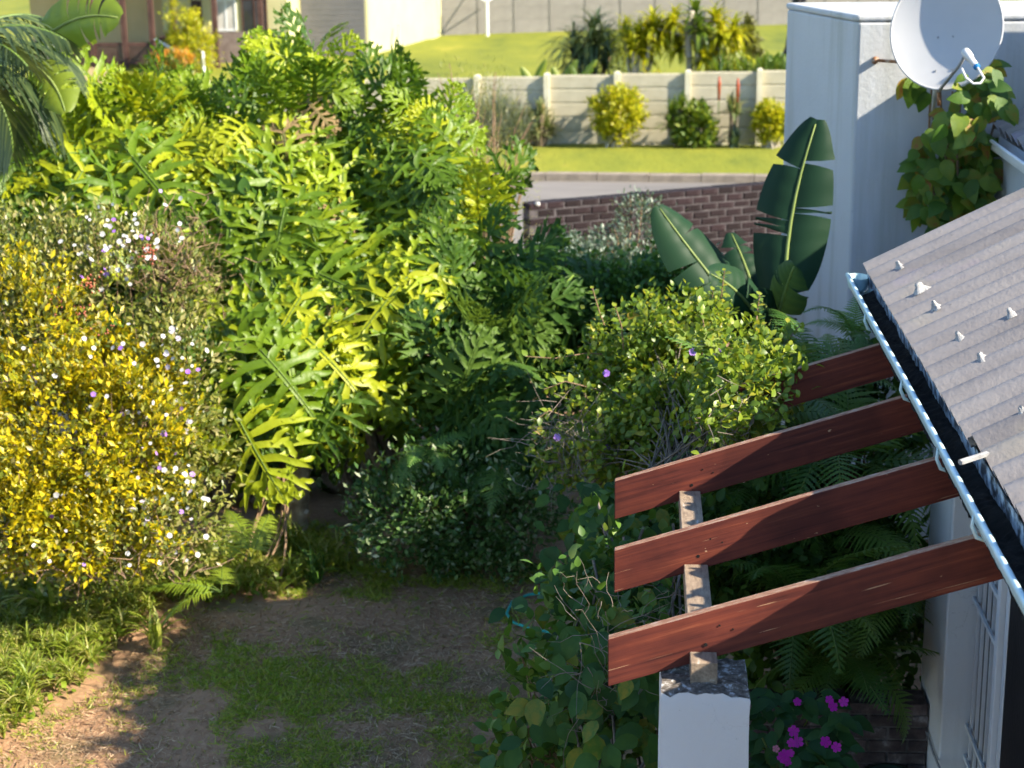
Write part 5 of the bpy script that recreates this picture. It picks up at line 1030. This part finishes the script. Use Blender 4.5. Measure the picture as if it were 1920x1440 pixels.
# behind the wall
G2 = 'plants behind the precast wall'
def behind(px, py, o): 
    p = wall_at(px, -o, ZL); return p
feat = thing('fan_palm', 'dark drooping palm behind the precast wall left of the yellow rosettes', 'palm', G2); b = behind(1112, 100, 3.0)
for (dx, hz, L) in ((0,95,1.5),(-25,70,1.3),(22,62,1.2),(-10,45,1.1),(10,110,1.3),(30,90,1.2),(-35,95,1.2)):
    c = b+np.array((dx*S38*1.1, 0, hz*S38)); g = G(); g.tube([b, c], .05, 6); g.build('stem', M['bark'], feat); strap_clump('fan_palm', '', c, 70, L, .022, 'palm', el=(-40, 70), droop=1.15, parent=feat, nm='fan')
def rosette_plant(lab, px, o, heads, mat='lime', name='dracaena', cat='plant'):
    t = thing(name, lab, cat, G2); b = behind(px, 0, o)
    for (dx, hz, L) in heads:
        c = b+np.array((dx*S38*1.08, rng.uniform(-.3, .3), hz*S38)); g = G(); g.tube([b+np.array((0, 0, -.1)), b*.4+c*.6+np.array((0, 0, -.1)), c], [.06, .05, .04], 6); g.build('stem', M['bark_pale'], t, True)
        strap_clump(name, lab, c, 50, L*1.25, .075, mat, el=(-60, 85), droop=.7, parent=t, nm='rosette')
rosette_plant('yellow-green rosette plant spilling over the precast wall top', 1205, 1.2, [(0,40,.42),(-18,28,.4),(14,30,.4),(24,46,.35)])
rosette_plant('tall plant with yellow rosettes beside the dark palm', 1195, 2.2, [(-10,105,.5),(10,90,.5),(-20,85,.45),(20,120,.5),(0,130,.5),(35,135,.5),(-25,128,.5)])
wt = thing('white_trunk_tree', 'small tree with twin pale trunks and yellow-green leaf rosettes', 'tree', G2); b = behind(1288, 0, 2.0)
g = G(); g.tube([b+np.array((0,0,-.2)), b+np.array((.02,0,.8)), b+np.array((-.03,0,1.5)), b+np.array((.05,0,2.1))], [.09,.08,.08,.06], 8); g.tube([b+np.array((.05,-.05,-.2)), b+np.array((.18,-.05,.7)), b+np.array((.22,0,1.5)), b+np.array((.3,0,2.1))], [.08,.07,.07,.05], 8); g.build('trunk', M['bark_pale'], wt, True)
for (dx, hz) in ((-60,120),(-40,140),(-20,105),(0,125),(20,145),(40,110),(60,130),(75,105),(30,85),(-70,150),(55,90),(85,135),(-30,160),(10,165),(50,160),(95,90)):
    c = b+np.array((dx*S38, rng.uniform(-.4, .4), hz*S38)); g = G(); g.tube([b+np.array((.1, 0, 1.5)), c], [.04, .02], 5); g.build('branch', M['bark_pale'], wt); strap_clump('x', '', c, 52, .62, .085, rnd.choice(('lime', 'agap', 'lime')), el=(-80, 60), droop=.8, parent=wt, nm='rosette')
def behind_shrub(name, lab, px, w, h, mat, o, zt=0, **k):
    b = behind(px, 0, o); W, H = w*S38/2, h*S38; base = b.copy(); b[2] += zt*S38
    return shrub(name, lab, [(b+np.array((0, 0, H/2)), (W, W*.7, H/2))], k.pop('n', 90), k.pop('per', 34), W*.16, k.pop('size', .1), mat, base, bark='bark', nbranch=14, br=.04, group=G2, **k)
behind_shrub('weeping_shrub', 'pale weeping shrub with hanging strands right of the twin trunks', 1365, 70, 110, 'strap', 1.8, size=.28, T=T_BLADE, up=-1.6, n=110)
behind_shrub('conifer', 'olive rounded conifer behind the weeping shrub', 1390, 62, 150, 'olive', 4.0, n=120)
behind_shrub('hedge_shrub', 'dark green low shrub behind the agapanthus', 1440, 90, 70, 'dark', 3.5, n=80, size=.14)
for k, (px, lab) in enumerate(((1350, 'agapanthus clump farthest left of the row behind the precast wall'), (1390, 'agapanthus clump second from left behind the precast wall'), (1425, 'agapanthus clump third from left behind the precast wall'), (1462, 'agapanthus clump nearest the white wing'))):
    strap_clump('agapanthus', lab, behind(px, 0, .7)+np.array((0, 0, .35)), 80, .95, .04, 'agap', group=G2, el=(35, 88), droop=.6)
bt = thing('dark_trunk_tree', 'dark leaning tree trunk behind the white wing', 'tree', G2); b = behind(1450, 0, 5); g = G(); g.tube([b, b+np.array((.35, 0, 1.0)), b+np.array((.6, 0, 3.0))], [.22, .18, .15], 9); g.build('trunk', M['black'], bt, True)
v, f = leaves_at(*clumps([(b+np.array((.6, 0, 3.4)), (1.5, 1.2, .8))], 90, view=-1), 30, .2, .16, T_SMALL); tag(link('crown', np_mesh('crown', v, f, M['dark']), bt), kind='stuff')
for k, (px, e) in enumerate(((1003, 60), (1052, 70), (1080, 60))):
    t = thing('canna', ('small banana-leaved shoot at the left on the lawn edge', 'banana-leaved shoot with two blades left of the dark palm', 'banana-leaved shoot half hidden under the dark palm')[k], 'plant', G2); b = behind(px, 0, .8); b[2] += .5
    for s in (-1, 1): banana_leaf(t, b, b+np.array((s*.28+.1*k, 0, .62-.15*(s < 0)))+0, .1, (0, 0, .02), 1, nrm(np.array((.2, -1, .3))), 'agap', b-np.array((0, 0, .5)), k*2+s)
t = thing('cone_shrub', 'bright yellow-green conical shrub beside the veranda steps', 'shrub'); b = np.array((HX(352, HY-3), HY-3, ZL-.1))
shrub('cone_shrub', '', [(b+np.array((-.15, 0, 1.3)), (.35, .4, .75)), (b+np.array((.2, 0, .75)), (.5, .5, .75))], 90, 36, .1, .11, 'lime', b, bark='bark', nbranch=10, br=.04, root=t)
t = thing('flower_bed', 'orange flowering plants at the foot of the veranda', 'flowers'); b = np.array((HX(318, HY-4), HY-4, ZL))
v, f = leaves_at(*clumps([(b+np.array((0, 0, .25)), (.7, .3, .35))], 40, view=-1), 26, .09, .09, T_SMALL); tag(link('foliage', np_mesh('foliage', v, f, M['agap']), t), kind='stuff')
v, f = leaves_at(*clumps([(b+np.array((0, 0, .45)), (.6, .3, .25))], 26, view=-1), 26, .06, .08, T_SMALL); tag(link('blossom', np_mesh('blossom', v, f, M['fl_orange']), t), kind='stuff')
